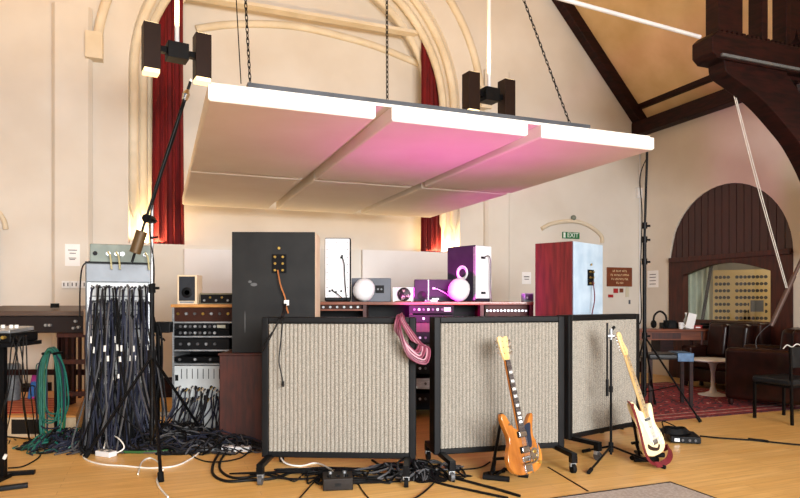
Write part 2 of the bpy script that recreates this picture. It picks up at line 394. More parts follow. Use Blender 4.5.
# right wall with arched opening
WC=1.83; WR=1.12; WS=1.98; WRZ=1.15
def warch(r,rz,n=24): return [(WC-r,0)]+[(WC-r*math.cos(PI*i/n),WS+rz*math.sin(PI*i/n)) for i in range(n+1)]+[(WC+r,0)]
mb=MB()
def tq(mb,a,b,c,d,t=0.0): mb.add([R(t,a[0],a[1]),R(t,b[0],b[1]),R(t,c[0],c[1]),R(t,d[0],d[1])],[(0,1,2,3)])
tq(mb,(-.3,0),(WC-WR,0),(WC-WR,EAVE),(-.3,EAVE)); tq(mb,(WC+WR,0),(14,0),(14,EAVE),(WC+WR,EAVE))
wa=warch(WR,WRZ)
for i in range(1,len(wa)-2): tq(mb,wa[i],wa[i+1],(wa[i+1][0],EAVE),(wa[i][0],EAVE))
for i in range(len(wa)-1):
    a,b=wa[i],wa[i+1]; mb.add([R(0,a[0],a[1]),R(0,b[0],b[1]),R(-.12,b[0],b[1]),R(-.12,a[0],a[1])],[(0,1,2,3)])
struct(mb.build('wall_right',plaster,fix=False))
# left side wall, behind the view (partly open: tall windows further down the hall)
mb=MB(); tq(mb,(-.3,0),(5,0),(5,EAVE),(-.3,EAVE),HALL); struct(mb.build('wall_left',plaster,fix=False))
# unseen upper end wall behind the view, added to block high daylight; open below
mb=MB(); mb.add([R(0,13.9,3.4),R(HALL,13.9,3.4),R(HALL,13.9,EAVE),R(HALL/2,13.9,EAVE+SL*HALL/2),R(0,13.9,EAVE)],[(0,1,2,3,4)]); struct(mb.build('wall_front_light_block',plaster,fix=False))
# roof
mb=MB()
for (t1,z1,t2,z2) in((-.1,EAVE-.11,HALL/2,EAVE+SL*HALL/2),(HALL+.1,EAVE-.11,HALL/2,EAVE+SL*HALL/2)):
    mb.add([R(t1,-.8,z1),R(t2,-.8,z2),R(t2,14,z2),R(t1,14,z1)],[(0,1,2,3)])
    mb.add([R(t1,-.8,z1+.15),R(t2,-.8,z2+.15),R(t2,14,z2+.15),R(t1,14,z1+.15)],[(0,1,2,3)])
struct(mb.build('ceiling',roofp,fix=False))
# dark timbers: gable rafter, wall plate, purlin
mb=MB(); mb.bar(R(.0,.1,EAVE-.12),R(HALL/2,.1,EAVE-.12+SL*HALL/2),.18,.2); o=mb.build('rafter',darkwood,bev=.01); tag(o,'dark timber rafter running up the end gable from the corner','roof beam'); 
mb=MB(); mb.bar(R(.10,-.0,4.42),R(.10,10,4.42),.2,.24); o=mb.build('wall_plate',darkwood,bev=.01); tag(o,'thick dark timber wall plate along the top of the right wall','roof beam')
mb=MB(); mb.bar(R(.16,-.0,4.80),R(.16,10,4.80),.1,.11); o=mb.build('purlin',darkwood,bev=.01); tag(o,'thin dark timber strip along the roof slope above the wall plate','roof beam')

# ---------------- hammer beam with curved brace and tracery
S0=3.83
hb=thing('hammer_beam','large dark timber hammer beam with curved brace at the top right','roof beam',R(1.6,S0,4.0),TH)
inv=None
def HB(px,py): t,z=onS(px,py,S0); return (t,z)
Mi=(Matrix.Translation(R(1.6,S0,4.0))@Matrix.Rotation(TH,4,'Z')).inverted()
def fnH(x,y,h): return Mi@R(x,S0+h,y)
p=[HB(702,44),HB(708,38),HB(716,36)]
zt=HB(716,37)[1]; zb=zt-.30; te=HB(702,50)[0]
mb=MB(); mb.prism([(te,zt-.07),(te-.08,zt),(0,zt),(0,zb),(te-.08,zb),(te,zb+.06)],fnH,-.14,.14); mb.build('beam',darkwood,hb,bev=.01)
mb=MB(); mb.prism([(te-.12,zb+.02),(te-.12,zb+.05),(0,zb+.05),(0,zb+.02)],fnH,.14,.165); mb.build('moulding_strip',greymetal,hb)
k=0; t=te-.1
mb=MB()
while t>0.05: mb.prism([(t,zt),(t,zt+.035),(t-.045,zt+.035),(t-.045,zt)],fnH,.06,.12); t-=.075
mb.build('cresting',darkwood,hb)
outer=crom([(x,y,0) for x,y in [HB(716,64),HB(719,76),HB(735,88),HB(755,104),HB(775,126),HB(793,150),HB(812,190),HB(830,250)]],5)
zl=HB(830,250)[1]
poly=[(v.x,v.y) for v in outer]+[(0.0,zl),(0.0,HB(860,200)[1])]
inn=[HB(845,210),HB(822,150),HB(806,116),HB(790,94),HB(779,78),HB(776,66)]
poly=[(v.x,v.y) for v in outer]+[(HB(850,250)[0],zl)]+inn+[(HB(776,60)[0],zb+.02),(te-.12,zb+.02)]
mb=MB(); mb.prism(poly,fnH,-.11,.11); mb.build('curved_brace',darkwood,hb,bev=.008)
mb=MB(); mb.prism([(0,zl-.35),(.16,zl-.35),(.34,zl-.02),(.34,zb),(0,zb)],fnH,-.12,.12); mb.build('wall_post',darkwood,hb,bev=.008)
# spandrel tracery ring between brace and wall
mb=MB()
rc=HB(806,86)
mb.tube([fnH(rc[0]+.14*math.cos(2*PI*i/20),rc[1]+.14*math.sin(2*PI*i/20),0) for i in range(21)],.045,8)
mb.bar(fnH(HB(778,64)[0],zb-.0,0),fnH(HB(835,64)[0],zb-.02,0),.09,.08)
mb.bar(fnH(HB(822,110)[0],rc[1]-.2,0),fnH(HB(822,60)[0],zb,0),.07,.07)
mb.build('tracery',darkwood,hb)
for a,b,h in((712,736,2.2),(755,761,1.5),(779,784,1.2)):
    ta=HB(a,40)[0]; tb=HB(b,40)[0]
    mb=MB(); mb.prism([(ta,zt),(tb,zt),(tb,zt+h),(ta,zt+h)],fnH,-.09,.09); mb.build('post',darkwood,hb,bev=.008)
ta=HB(784,40)[0]
mb=MB(); pz=HB(790,38)[1]
mb.prism([(ta,zt),(ta,zt+.7),(ta-.3,zt+.7),(ta-.3,zt),(ta-.24,zt),(ta-.24,zt+.08),(ta-.18,zt+.14),(ta-.14,zt+.26),(ta-.11,zt+.14),(ta-.05,zt+.08),(ta-.05,zt)],fnH,-.05,.05)
mb.build('carved_arch',darkwood,hb)
# tie rod
a=onS(700,37,S0); b=onS(560,11,S0)
mb=MB(); mb.cyl(R(a[0],S0,a[1]),R(b[0]+3.2,S0,b[1]+.3),.022,10); one(mb,'tie_rod',whitepl,'white painted iron tie rod reaching left from the hammer beam end','tie rod')

# ---------------- control room behind the right arch
mb=MB(); pm=plank_mat()
a=[(x,z) for x,z in warch(WR,WRZ)]
zh=1.99
# tympanum of vertical boards
top=[(x,z) for x,z in a if z>zh]
n=17
for i in range(n):
    s1=WC-WR+2*WR*i/n; s2=WC-WR+2*WR*(i+1)/n-.012
    f=lambda s: WS+WRZ*math.sqrt(max(0,1-((s-WC)/WR)**2))
    za,zb_=f(s1),f(s2)
    if max(za,zb_)<zh+.02: continue
    mb.prism([(s1,zh),(s2,zh),(s2,max(zh+.01,zb_)),(s1,max(zh+.01,za))],lambda x,y,h:R(-h,x,y),.02,.07)
mb.add([R(-.075,x,z) for x,z in a],[tuple(range(len(a)))[::-1]] if False else [])
win=struct(mb.build('window_1',pm))
def wpart(name,mb,m,**k):
    o=mb.build(name,m,win,**k); return o
fR=lambda x,y,h:R(-h,x,y)
g0,g1=1.02,2.62; gz0,gzs,gza=1.0,1.74,1.90
mb=MB()
mb.prism([(WC-WR,0),(g0,0),(g0,zh),(WC-WR,zh)],fR,-.02,.1); mb.prism([(g1,0),(WC+WR,0),(WC+WR,zh),(g1,zh)],fR,-.02,.1)
mb.prism([(g0,0),(g1,0),(g1,gz0),(g0,gz0)],fR,-.02,.1)
arc=[(g0+(g1-g0)*i/16,gzs+(gza-gzs)*math.sin(PI*i/16)) for i in range(17)]
for (x1,z1),(x2,z2) in zip(arc,arc[1:]): mb.prism([(x1,z1),(x2,z2),(x2,zh+.03),(x1,zh+.03)],fR,-.02,.1)
wpart('window_frame',mb,redwood)
mb=MB(); mb.prism([(WC-WR+.02,zh-.03),(WC+WR-.02,zh-.03),(WC+WR-.02,zh+.05),(WC-WR+.02,zh+.05)],fR,-.05,.0); wpart('transom',mb,redwood,bev=.006)
mb=MB(); mb.add([R(-.06,x,z) for x,z in [(g0,gz0)]+arc+[(g1,gz0)]],[tuple(range(19))]); wpart('pane',mb,glass_mat())
# control room shell
mb=MB()
A=lambda t,s,z:R(t,s,z)
s0,s1,tb,zc=-.6,4.6,-2.6,2.7
mb.add([A(tb,s0,0),A(tb,s1,0),A(tb,s1,zc),A(tb,s0,zc)],[(0,1,2,3)])
mb.add([A(-.14,s0,0),A(tb,s0,0),A(tb,s0,zc),A(-.14,s0,zc)],[(0,1,2,3)])
mb.add([A(-.14,s1,0),A(tb,s1,0),A(tb,s1,zc),A(-.14,s1,zc)],[(0,1,2,3)])
mb.add([A(-.14,s0,zc),A(tb,s0,zc),A(tb,s1,zc),A(-.14,s1,zc)],[(0,1,2,3)])
mb.add([A(-.14,s0,.02),A(tb,s0,.02),A(tb,s1,.02),A(-.14,s1,.02)],[(0,1,2,3)])
struct(mb.build('wall_control_room',studiocream,fix=False))
# perforated panel
pl=P(713,270,11.4); pr=P(771,270,11.0)
pc=(pl+pr)/2; pw=(pr-pl).length; ang=math.atan2(pr.y-pl.y,pr.x-pl.x)
zt_=P(0,270,11.3).z; zb2=P(0,322,11.3).z; ph=zt_-zb2
mb=MB(); mb.box((0,0,ph/2),(pw,.04,ph))
mb.slot(1)
cols=[.06,.13,.20,.27,.42,.49,.56,.63,.70,.77,.84,.91]
for r_ in range(7):
    for cx in cols:
        x=-pw/2+pw*cx; z=ph*(.08+.13*r_)
        mb.cyl((x,-.018,z),(x,-.023,z),.030,12)
mb.slot(0)
o=mb.build('perforated_panel',[perf,holes]); o.location=(pc.x,pc.y,zb2); o.rotation_euler=(0,0,ang)
tag(o,'pale wooden acoustic panel with rows of round holes behind the glass','acoustic panel')
mb=MB().box((0,0,0),(.24,.03,.24)).slot(1); mb.box((0,-.012,0),(.2,.02,.2)); 
o=mb.build('square_hatch',[perf,graysp]); q=P(757,306,10.9); o.location=q; o.rotation_euler=(0,0,ang); tag(o,'small square grey hatch in front of the perforated panel behind the glass','hatch')
# curtain inside
mb=MB(); 
def drape(mb,c,w,z0,z1,folds,amp,rz,nx=80,nz=14,flare=0.0,seed=0,th=.012):
    M=Matrix.Rotation(rz,3,'Z'); vs=[]; fs=[]
    for side in(0,1):
        for j in range(nz+1):
            v=j/nz; z=z0+(z1-z0)*v; sc=1+flare*(1-v)**2*.25
            for i in range(nx+1):
                u=i/nx; x=(u-.5)*w*sc
                y=amp*(math.sin(u*folds*2*PI+.5*math.sin(3*v+seed))+.35*math.sin(u*folds*4.3*PI+seed+v*2))*(1-.3*v)
                vs.append(M@Vector((x,y+(th if side else 0),z-c[2]))+Vector((c[0],c[1],c[2])))
    n=nx+1; K=(nz+1)*n
    for side in(0,1):
        for j in range(nz):
            for i in range(nx):
                a=side*K+j*n+i; f=(a,a+1,a+n+1,a+n); fs.append(f if not side else f[::-1])
    for i in range(nx):
        fs.append((i+1,i,K+i,K+i+1)); b=nz*n+i; fs.append((b,b+1,K+b+1,K+b))
    for j in range(nz):
        a=j*n; fs.append((a,a+n,K+a+n,K+a)); b=j*n+nx; fs.append((b+n,b,K+b,K+b+n))
    mb.add(vs,fs)
q=G(694,11.0); drape(mb,(q.x,q.y,.1),.62,.1,2.45,5,.035,.2); one(mb,'studio_curtain',mat('sage_cloth',rgb(176,188,170),.9,scale=8),'pale sage curtain hanging inside the room behind the glass','curtain')
mb=MB(); mb.cyl(P(702,322,10.7),P(712,262,10.9),.03,8); one(mb,'leaning_boom',black,'black boom arm leaning inside the room behind the glass','boom arm')

# ================================================================ CURTAINS, LAMPS, CLOUD
for px,lab,w,s in((168,'tall crimson velvet curtain at the left side of the arched recess',.40,-.32),(431,'tall crimson velvet curtain at the right side of the arched recess',.34,-.34)):
    t,_=onS(px,240,s); c=R(t,s,SILL+.02)
    mb=MB(); drape(mb,c,w,SILL+.02,5.62,4,.035,TH,flare=.4,seed=px); one(mb,'velvet_curtain',curtain,lab,'curtain',group='velvet curtains in the arched recess',smooth=True)
def pendant(p1,p2,z0,h,label):
    p1=Vector(p1);p2=Vector(p2);c=(p1+p2)/2; rz=math.atan2(p2.y-p1.y,p2.x-p1.x); L=(p2-p1).length/2
    t=thing('pendant_light',label,'light',(c.x,c.y,z0),rz,'twin tube pendant lights')
    for sg in(-1,1):
        mb=MB(); mb.box((sg*L,0,h/2),(.155,.155,h)); a=mb.build('tube_shade',mat('bronze_brown_metal',rgb(44,30,24),.5,.2,scale=6),t,bev=.004)
        mb=MB(); mb.box((sg*L,0,-.02),(.14,.14,.04)); mb.build('diffuser',warmglow,a)
        mb=MB(); mb.box((sg*L,0,h+.004),(.12,.12,.008)); mb.build('diffuser',warmglow,a)
    mb=MB(); mb.box((0,0,h*.5),(.2,.17,.16)); mb.build('junction_box',black,t,bev=.006)
    mb=MB(); mb.box((0,0,h*.5),(2*L-.15,.06,.06)); mb.build('arm',blackm,t)
    rt=(CR-Vector((c.x,c.y,0))).dot(U)
    zc_=roofz(rt)-z0
    mb=MB(); mb.cyl((0,0,h*.5+.08),(0,0,zc_),.022,10); mb.build('suspension_rod',whitepl,t)
    for sg in(-1,1):
        for zz,dr,en in((-.05,0,7),(h+.03,PI,26)):
            l=bpy.data.lights.new('lamp','AREA'); l.size=.12; l.energy=en; l.color=(1,.66,.30)
            o=bpy.data.objects.new('lamp',l); COL.objects.link(o); o.parent=t; o.location=(sg*L,0,zz); o.rotation_euler=(dr,0,0)
zz=P(0,72,6.1).z
pendant(G(151,6.05),G(202,6.3),zz,.44,'brown twin tube pendant light hanging in front of the left curtain')
pendant(G(471,7.35),G(506.5,7.6),zz,.44,'brown twin tube pendant light half hidden by the right of the ceiling panel')

pendant(R(10.9,3.2),R(10.6,3.2),zz,.44,'unseen brown twin tube pendant light added past the left edge to warm the wall')  # out-of-view pendant added for warm light on the upper left wall
# cloud
CZ=2.59; c0=Vector((-1.22,3.94,0)); CW,CL=3.62,4.65
cl=thing('acoustic_ceiling_cloud','large white suspended acoustic ceiling cloud of six padded panels','acoustic panel',(c0.x,c0.y,CZ),TH)
gap=.12; pw=(CW-2*gap)/3; pl_=(CL-gap*.7)/2
for i in range(3):
    for j in range(2):
        x0=i*(pw+gap); y0=j*(pl_+gap*.7)
        mb=MB(); nx,ny=12,16; vs=[];fs=[]
        # pillowed underside + flat top
        ch=.012
        def pz(x,y):
            e=min(x,pw-x,y,pl_-y); return .0
        T=.105
        ring_=[(0,0),(pw,0),(pw,pl_),(0,pl_)]
        vs=[(x0+x,y0+y,T) for x,y in ring_]+[(x0+x,y0+y,.012) for x,y in ring_]
        ins=[(ch,ch),(pw-ch,ch),(pw-ch,pl_-ch),(ch,pl_-ch)]
        vs+=[(x0+x,y0+y,0) for x,y in ins]
        fs=[(0,1,2,3)]+[(k,(k+1)%4,4+(k+1)%4,4+k) for k in range(4)]+[(4+k,4+(k+1)%4,8+(k+1)%4,8+k) for k in range(4)]+[(8,9,10,11)]
        mb.add(vs,fs); mb.build('padded_panel',cloudfab,cl,bev=.004)
mb=MB(); mb.box2((.02,.03,T),(CW-.02,CL-.02,T+.02)); mb.build('backing_board',cloudfab,cl)
for y in(.10,2.3,4.5): MB().box2((.26,y,T+.02),(CW-.58,y+.07,T+.075)).build('batten',paneltop,cl)
def chain(a,b,label,pitch=.036):
    a=Vector(a);b=Vector(b); d=(b-a); n=int(d.length/pitch); d.normalize(); x=d.orthogonal().normalized(); y=d.cross(x)
    mb=MB()
    for i in range(n):
        c=a+(b-a)*((i+.5)/n); s_=x if i%2 else y
        mb.tube([c+d*.026*math.cos(2*PI*k/8)+s_*.009*math.sin(2*PI*k/8) for k in range(9)],.0033,5,caps=False)
    one(mb,'chain',blackm,label,'chain',group='chains holding up the ceiling cloud')
def cw(x,y,z=0): return c0+U*x+Wd*y+Vector((0,0,CZ+z))
a=cw(.28,.13,.175); chain(a,P(237,-10,3.9)+Vector((0,0,.9)),'dark chain rising from the front left corner of the ceiling cloud')
a=cw(1.26,.13,.175); chain(a,a+Vector((-.01,.0,2.6)),'dark chain rising from the middle of the cloud front edge')
d=P(565,122,4.9); a=cw(2.86,.13,.175); b=P(532,22,4.95); chain(a,a+(b-a)*2.2,'dark chain leaning up left from the front right of the cloud')
mb=MB(); mb.cyl(cw(.22,.13,.175),cw(.22,.13,.175)+Vector((-.09,0,1.6)),.004,6); one(mb,'steel_wire',blackm,'thin dark wire beside the left chain of the ceiling cloud','wire')

# ================================================================ WALL ITEMS
Rz=lambda a:Matrix.Rotation(a,4,'Z')
def wallbox(name,px0,py0,px1,py1,m,label,cat,th=.03,s=0.0,**k):
    t0,z0=onS(px0,(py0+py1)/2,s); t1,_=onS(px1,(py0+py1)/2,s)
    tc=(t0+t1)/2; p=R(tc,s+th/2); zt1=CAMZ+(HY-py0)*p.y/F; zb1=CAMZ+(HY-py1)*p.y/F
    o=MB().box((0,0,(zt1-zb1)/2),(abs(t0-t1),th,zt1-zb1)).build(name,m,bev=.002,**k)
    o.location=(p.x,p.y,zb1); o.rotation_euler=(0,0,TH)
    tag(o,label,cat); return o,abs(t0-t1),zt1-zb1
o,w,h=wallbox('wall_notice',65,244,80,266,paper,'white printed notice taped to the wall left of the cable rack','notice',.004,s=.10)
mb=MB()
for z,a,b in((.72,.2,.8),(.58,.3,.72),(.36,.25,.75),(.30,.3,.68)): mb.box((w*(a+b)/2-w/2,-.003,h*z),(w*(b-a),.002,h*.03))
mb.build('printed_lines',ink,o)
for i,(a,b) in enumerate(((62,70),(70.5,78),(78.5,86))):
    o,w,h=wallbox('wall_socket',a,281,b,288,whitepl,('leftmost','middle','rightmost')[i]+' of three white wall sockets under the notice','socket',.03,s=.10)
    MB().box((-.02,-.016,h/2),(.012,.004,h*.5)).build('switch',ink,o); MB().box((.025,-.016,h/2),(.012,.004,h*.5)).build('plug_hole',ink,o)
wallbox('sound_absorber',184,250.5,300,300,mat('offwhite_cloth',rgb(228,222,218),.9,col2=rgb(222,215,210),scale=2),'off-white wall panel below the recess left of the black monitor speaker','acoustic panel',.08)
wallbox('sound_absorber',361,251.5,462,300,MATS['offwhite_cloth'],'off-white wall panel below the recess behind the grey desk speaker','acoustic panel',.08)
o,w,h=wallbox('exit_sign',562,232.3,578.5,238.6,signgreen,'green and white exit sign on the wall under the arched hood','sign',.03)
def text(body,size,m,parent,loc,name='lettering',rot=(PI/2,0,0),ext=.001):
    c=bpy.data.curves.new(name,'FONT'); c.body=body; c.size=size; c.extrude=ext; c.align_x='CENTER'; c.align_y='CENTER'
    o=bpy.data.objects.new(name,c); COL.objects.link(o); dg=bpy.context.evaluated_depsgraph_get()
    me=bpy.data.meshes.new_from_object(o.evaluated_get(dg)); bpy.data.objects.remove(o)
    me.materials.clear(); me.materials.append(m)
    ob=bpy.data.objects.new(name,me); COL.objects.link(ob); ob.parent=parent; ob.location=loc; ob.rotation_euler=rot
    return ob
text('EXIT',h*1.05,signwhite,o,(.03,-.018,h*.5))
mb=MB(); mb.box((-w*.42,-.017,h*.5),(w*.12,.004,h*.8)); mb.build('white_border',signwhite,o)
o,w,h=wallbox('wall_roundel',570,216,574,220,brass,'small round brown boss on the wall above the exit sign','wall boss',.02)
bpy.data.objects.remove(o)
p=R(*onS(572.3,218,0)[:1],.02); zc=onS(572.3,218,0)[1]
mb=MB(); M=Matrix.Rotation(PI/2,3,'X'); mb.lathe([(.045,0),(.045,.03),(.03,.05),(.012,.055)],(0,0,0),16,M); o=mb.build('wall_boss',greengrey,smooth=True); o.location=(p.x,p.y,zc); o.rotation_euler=(0,0,TH); tag(o,'small round grey boss on the wall above the exit sign','wall boss')
o,w,h=wallbox('wall_plaque',606.5,267.5,631,286.5,plaquebrown,'brown wooden plaque with four lines of cream lettering','sign',.03)
random.seed(3)
mb=MB()
for z,gs in((.81,(2,.5,1,3,.5,4)),(.60,(2,.6,6,.5,5)),(.39,(2,.5,7,.5,3)),(.19,(2,.6,3))):
    cells=sum(gs); cw_=w*.78/14.5; x=-cells*cw_/2
    for g in gs:
        if g in(.5,.6): x+=g*cw_; continue
        for _ in range(int(g)):
            hh=h*.1
            mb.box((x+cw_*.2,-.016,h*z),(cw_*.2,.004,hh)); mb.box((x+cw_*.45,-.016,h*z+random.choice((-1,0,1))*hh*.4),(cw_*.5,.004,hh*.22)); x+=cw_
mb.build('lettering',plaquecream,o)
for nm,a,m,l in (('wall_tag',(613.3,288.5,617.6,293),reds,'dark red square tag just under the brown plaque'),('wall_tag',(619.5,288.5,622.8,292.5),plaquebrown,'small brown square tag under the right half of the plaque'),('wall_tag',(608,294.5,612.8,297.5),reds,'red oblong tag lowest left under the brown plaque'),
                 ('wall_tag',(625.5,287,628.6,297),studiocream,'tall beige tag under the right corner of the plaque'),('wall_tag',(628.5,300,630,304),graysp,'tiny grey switch on the wall low right of the plaque')):
    wallbox(nm,*a,m,l,'wall tag',.015)
o,w,h=wallbox('wall_notice',522,272,531,284,paper,'small white printed notice on the wall between the two tall speakers','notice',.004)
MB().box((0,-.003,h*.6),(w*.6,.002,h*.08)).box((0,-.003,h*.4),(w*.5,.002,h*.06)).build('printed_lines',ink,o)
o,w,h=wallbox('junction_box',635.5,188,641.5,198,whitepl,'white junction box high on the wall beside the tall thin stand','socket',.06)
t,_=onS(639,200,0); mb=MB(); mb.cyl(R(t,.02,.2),R(t,.02,4.3),.012,8); one(mb,'wall_conduit',whitepl,'thin white conduit running up the corner of the end wall','conduit')
# notice on right wall
s,z=onT(653,279); p=R(.004,s); o=MB().box((0,0,0),(.26,.004,.3)).build('wall_notice',paper); o.location=(p.x,p.y,z); o.rotation_euler=(0,0,TH-PI/2); tag(o,'small pale notice on the right wall beside the wooden arch','notice')
mb=MB(); [mb.box((0,-.003,q),(.15,.002,.012)) for q in(.08,.03,-.03,-.09)]; mb.build('printed_lines',ink,o)
# acoustic white cross strut + leaning pole + rope
# ================================================================ GOBOS
gm=gobo_mat()
def gobo(p0,p1,label,ztop=1.19,zb=.135):
    p0=Vector(p0);p1=Vector(p1);c=(p0+p1)/2;w=(p1-p0).length;rz=math.atan2(p1.y-p0.y,p1.x-p0.x)
    t=thing('acoustic_screen',label,'acoustic screen',(c.x,c.y,0),rz,'wheeled acoustic screens')
    D=.14; fw=.05
    mb=MB(); mb.box((-w/2+fw/2,0,(ztop+zb)/2),(fw,D,ztop-zb)); mb.box((w/2-fw/2,0,(ztop+zb)/2),(fw,D,ztop-zb))
    mb.box((0,0,ztop-.022),(w-2*fw,D,.044)); mb.box((0,0,zb+.022),(w-2*fw,D,.044)); mb.box((0,.05,(ztop+zb)/2),(w-2*fw,.02,ztop-zb-.088))
    mb.build('frame',black,t,bev=.006)
    # ribbed fabric front
    pw=w-2*fw-.006; n=34; K=8; x0=-pw/2; za=zb+.047; zt=ztop-.05
    prof=[]
    for i in range(n*K+1):
        u=i/(n*K); prof.append((x0+pw*u,-.062-.011*abs(math.sin(PI*u*n))**.8))
    vs=[];N=len(prof)
    nz=2
    rows=[za+(zt-za)*k/nz for k in range(nz+1)]
    mb=MB()
    for z in rows: vs+=[(x,y,z) for x,y in prof]
    fs=[(k*N+i,k*N+i+1,(k+1)*N+i+1,(k+1)*N+i) for k in range(nz) for i in range(N-1)]
    b=len(vs); vs+=[(x0,.03,za),(x0+pw,.03,za),(x0+pw,.03,zt),(x0,.03,zt)]
    fs+=[tuple([nz*N+i for i in range(N)]+[b+2,b+3]),tuple([i for i in range(N)][::-1]+[b,b+1]),(b,b+3,b+2,b+1)]
    fs+=[(0,N,2*N,b+3,b)]; fs+=[(N-1,b+1,b+2,3*N-1,2*N-1)]
    mb.add(vs,fs); mb.build('fabric_panel',gm,t)
    for sg in(-1,1):
        x=sg*(w/2-.06)
        mb=MB(); mb.box((x,0,.1375),(.045,.68,.035)); mb.box((x,-.315,.105),(.05,.05,.05)); mb.box((x,.315,.105),(.05,.05,.05))
        lg=mb.build('foot_bar',blackm,t,bev=.003)
        for yy in(-.315,.315):
            mb=MB(); mb.box((x,yy+.008,.07),(.045,.03,.04)); f=mb.build('caster',steel,lg)
            mb=MB(); mb.cyl((x-.015,yy,.036),(x+.015,yy,.036),.036,20); mb.build('caster_wheel',rubber if sg>0 or yy>0 else greyrub,lg,bev=.003)
    return t
gobo(((264-400)*4.74/F,4.74),((416-400)*4.68/F,4.68),'leftmost of the three grey ribbed acoustic screens, with a pink cable coil on its corner')
gobo(((432-400)*4.77/F,4.80),((561-400)*5.03/F,5.05),'middle of the three grey ribbed acoustic screens, behind the amber guitar')
gobo(((563-400)*5.3/F,5.32),((634-400)*5.9/F,5.92),'rightmost of the three grey ribbed acoustic screens, angled, behind the cream guitar')

# ================================================================ MONITOR SPEAKERS ON STANDS
def monitor(loc,rz,label,z0,w,dp,h,mback,mside,jx,jz,extra=None):
    t=thing('monitor_speaker',label,'speaker',(loc[0],loc[1],z0),rz)
    # local: back panel faces -y, origin at back-left lower corner
    mb=MB(); mb.box((w/2,dp/2+.01,h/2),(w,dp-.02,h)); mb.build('cabinet',mside,t,bev=.006)
    mb=MB(); mb.box((w/2,.008,h/2),(w-.004,.016,h-.004)); mb.build('rear_panel',mback,t,bev=.003)
    mb=MB(); mb.lathe([(.16,0),(.15,.012),(.12,.0),(.05,-.03),(.01,-.03)],(w/2,dp,h*.35),24,Matrix.Rotation(-PI/2,3,'X')); mb.build('woofer',black,t,smooth=True)
    mb=MB(); mb.lathe([(.07,0),(.06,.008),(.01,.004)],(w/2,dp,h*.72),20,Matrix.Rotation(-PI/2,3,'X')); mb.build('tweeter',black,t,smooth=True)
    mb=MB(); mb.box((jx,-.006,jz),(.13,.012,.17)); j=mb.build('connector_plate',rubber,t,bev=.003)
    mb=MB()
    for a in(-.035,.035):
        for b in(-.06,.0,.06): mb.cyl((jx+a,-.012,jz+b),(jx+a,-.028,jz+b),.011,10)
    mb.build('binding_post',brass,j)
    mb=MB(); mb.cyl((jx,-.012,jz+.14),(jx,-.02,jz+.14),.012,12); mb.build('socket_screw',gold,t)
    return t
X0=(234-400)*5.7/F; 
m1=monitor((X0,5.62),math.radians(1.5),'tall black monitor speaker back on the dark red stand box, left',.84,.755,.44,1.10,spkblack,palewood,.43,.81)
# speaker cable tail: brown pair with white tie
mb=MB(); mb.tube(crom([(.42,-.03,.75),(.45,-.06,.62),(.49,-.05,.50),(.50,-.06,.43),(.52,-.05,.36)],6),.007,6); mb.build('speaker_lead',mat('copper_lead',rgb(188,120,70),.4,.4,scale=10),m1)
mb=MB(); mb.box((.505,-.06,.455),(.045,.03,.05)); mb.build('lead_tie',whiterub,m1,bev=.005)
for c_,r_ in(((.20,-.0003,.62),(.03,.001,.016)),((.165,-.0003,.645),(.016,.001,.012)),((.12,-.0003,.28),(.004,.001,.10))): MB().ell(c_,r_,12).build('scuff_mark',mat('worn_patch',rgb(84,84,84),.7,scale=30),m1)
t=thing('speaker_stand_box','dark red wooden box standing under the black monitor speaker','stand',(X0-.10,5.58,0),0)
MB().box2((0,0,.0),(.86,.5,.82)).build('box_body',redwood,t,bev=.006); MB().box2((-.01,-.01,.82),(.87,.51,.84)).build('top_board',redwood,t,bev=.004)
B0=Vector(((574-400)*6.4/F,6.4,0)); ar=math.radians(46.5)
m2=monitor((B0.x,B0.y),ar,'tall monitor speaker with red veneer side and pale blue back, right',.84,.66,.46,1.09,lightblue,veneer,.36,.72)
mb=MB(); mb.tube(crom([(.36,-.03,.68),(.34,-.06,.5),(.31,-.04,.3),(.28,-.03,.05)],6),.006,6); mb.build('speaker_lead',plumrub,m2)
t=thing('speaker_stand_box','dark stand hidden under the red sided monitor speaker','stand',(B0.x,B0.y,0),ar); MB().box2((.03,.03,0),(.63,.43,.80)).build('box_body',black,t); MB().box2((0,0,.80),(.66,.46,.84)).build('top_board',black,t,bev=.004)

# ================================================================ LONG PRODUCER DESK
DX0=(325-400)*7.0/F-.35; DX1=1.50
dk=thing('producer_desk','long wooden studio desk with shelf of knobs behind the screens','desk',(DX0,6.95,0),0)
DW=DX1-DX0
MB().box2((0,0,1.265),(DW,.62,1.30)).build('desktop',redwoodh,dk,bev=.004)
for x in(0,.78,1.30,2.10,DW-.04): MB().box2((x,.02,0),(x+.04,.6,1.265)).build('side_panel',redwood,dk)
MB().box2((.04,.5,.0),(DW-.04,.52,1.265)).build('back_board',black,dk)
MB().box2((.04,.0,1.20),(.78,.5,1.215)).build('shelf',redwoodh,dk)
MB().box2((2.14,.0,1.12),(DW-.04,.5,1.135)).build('shelf',redwoodh,dk)
for x0,x1,n in((2.16,DW-.06,12),(.06,.76,9)):
    pn=MB().box2((x0,.06,1.137 if x0>1 else 1.217),(x1,.1,1.262)).build('knob_panel',mat('dark_brown_panel',rgb(58,30,20),.5,scale=6),dk)
    for k in range(n):
        x=x0+(x1-x0)*(k+.5)/n; MB().cyl((x,.06,1.20 if x0>1 else 1.24),(x,.035,1.20 if x0>1 else 1.24),.013,12).build('knob',steel,pn)
MB().box2((.04,.05,.75),(DW-.04,.1,1.10)).build('front_board',redwood,dk)
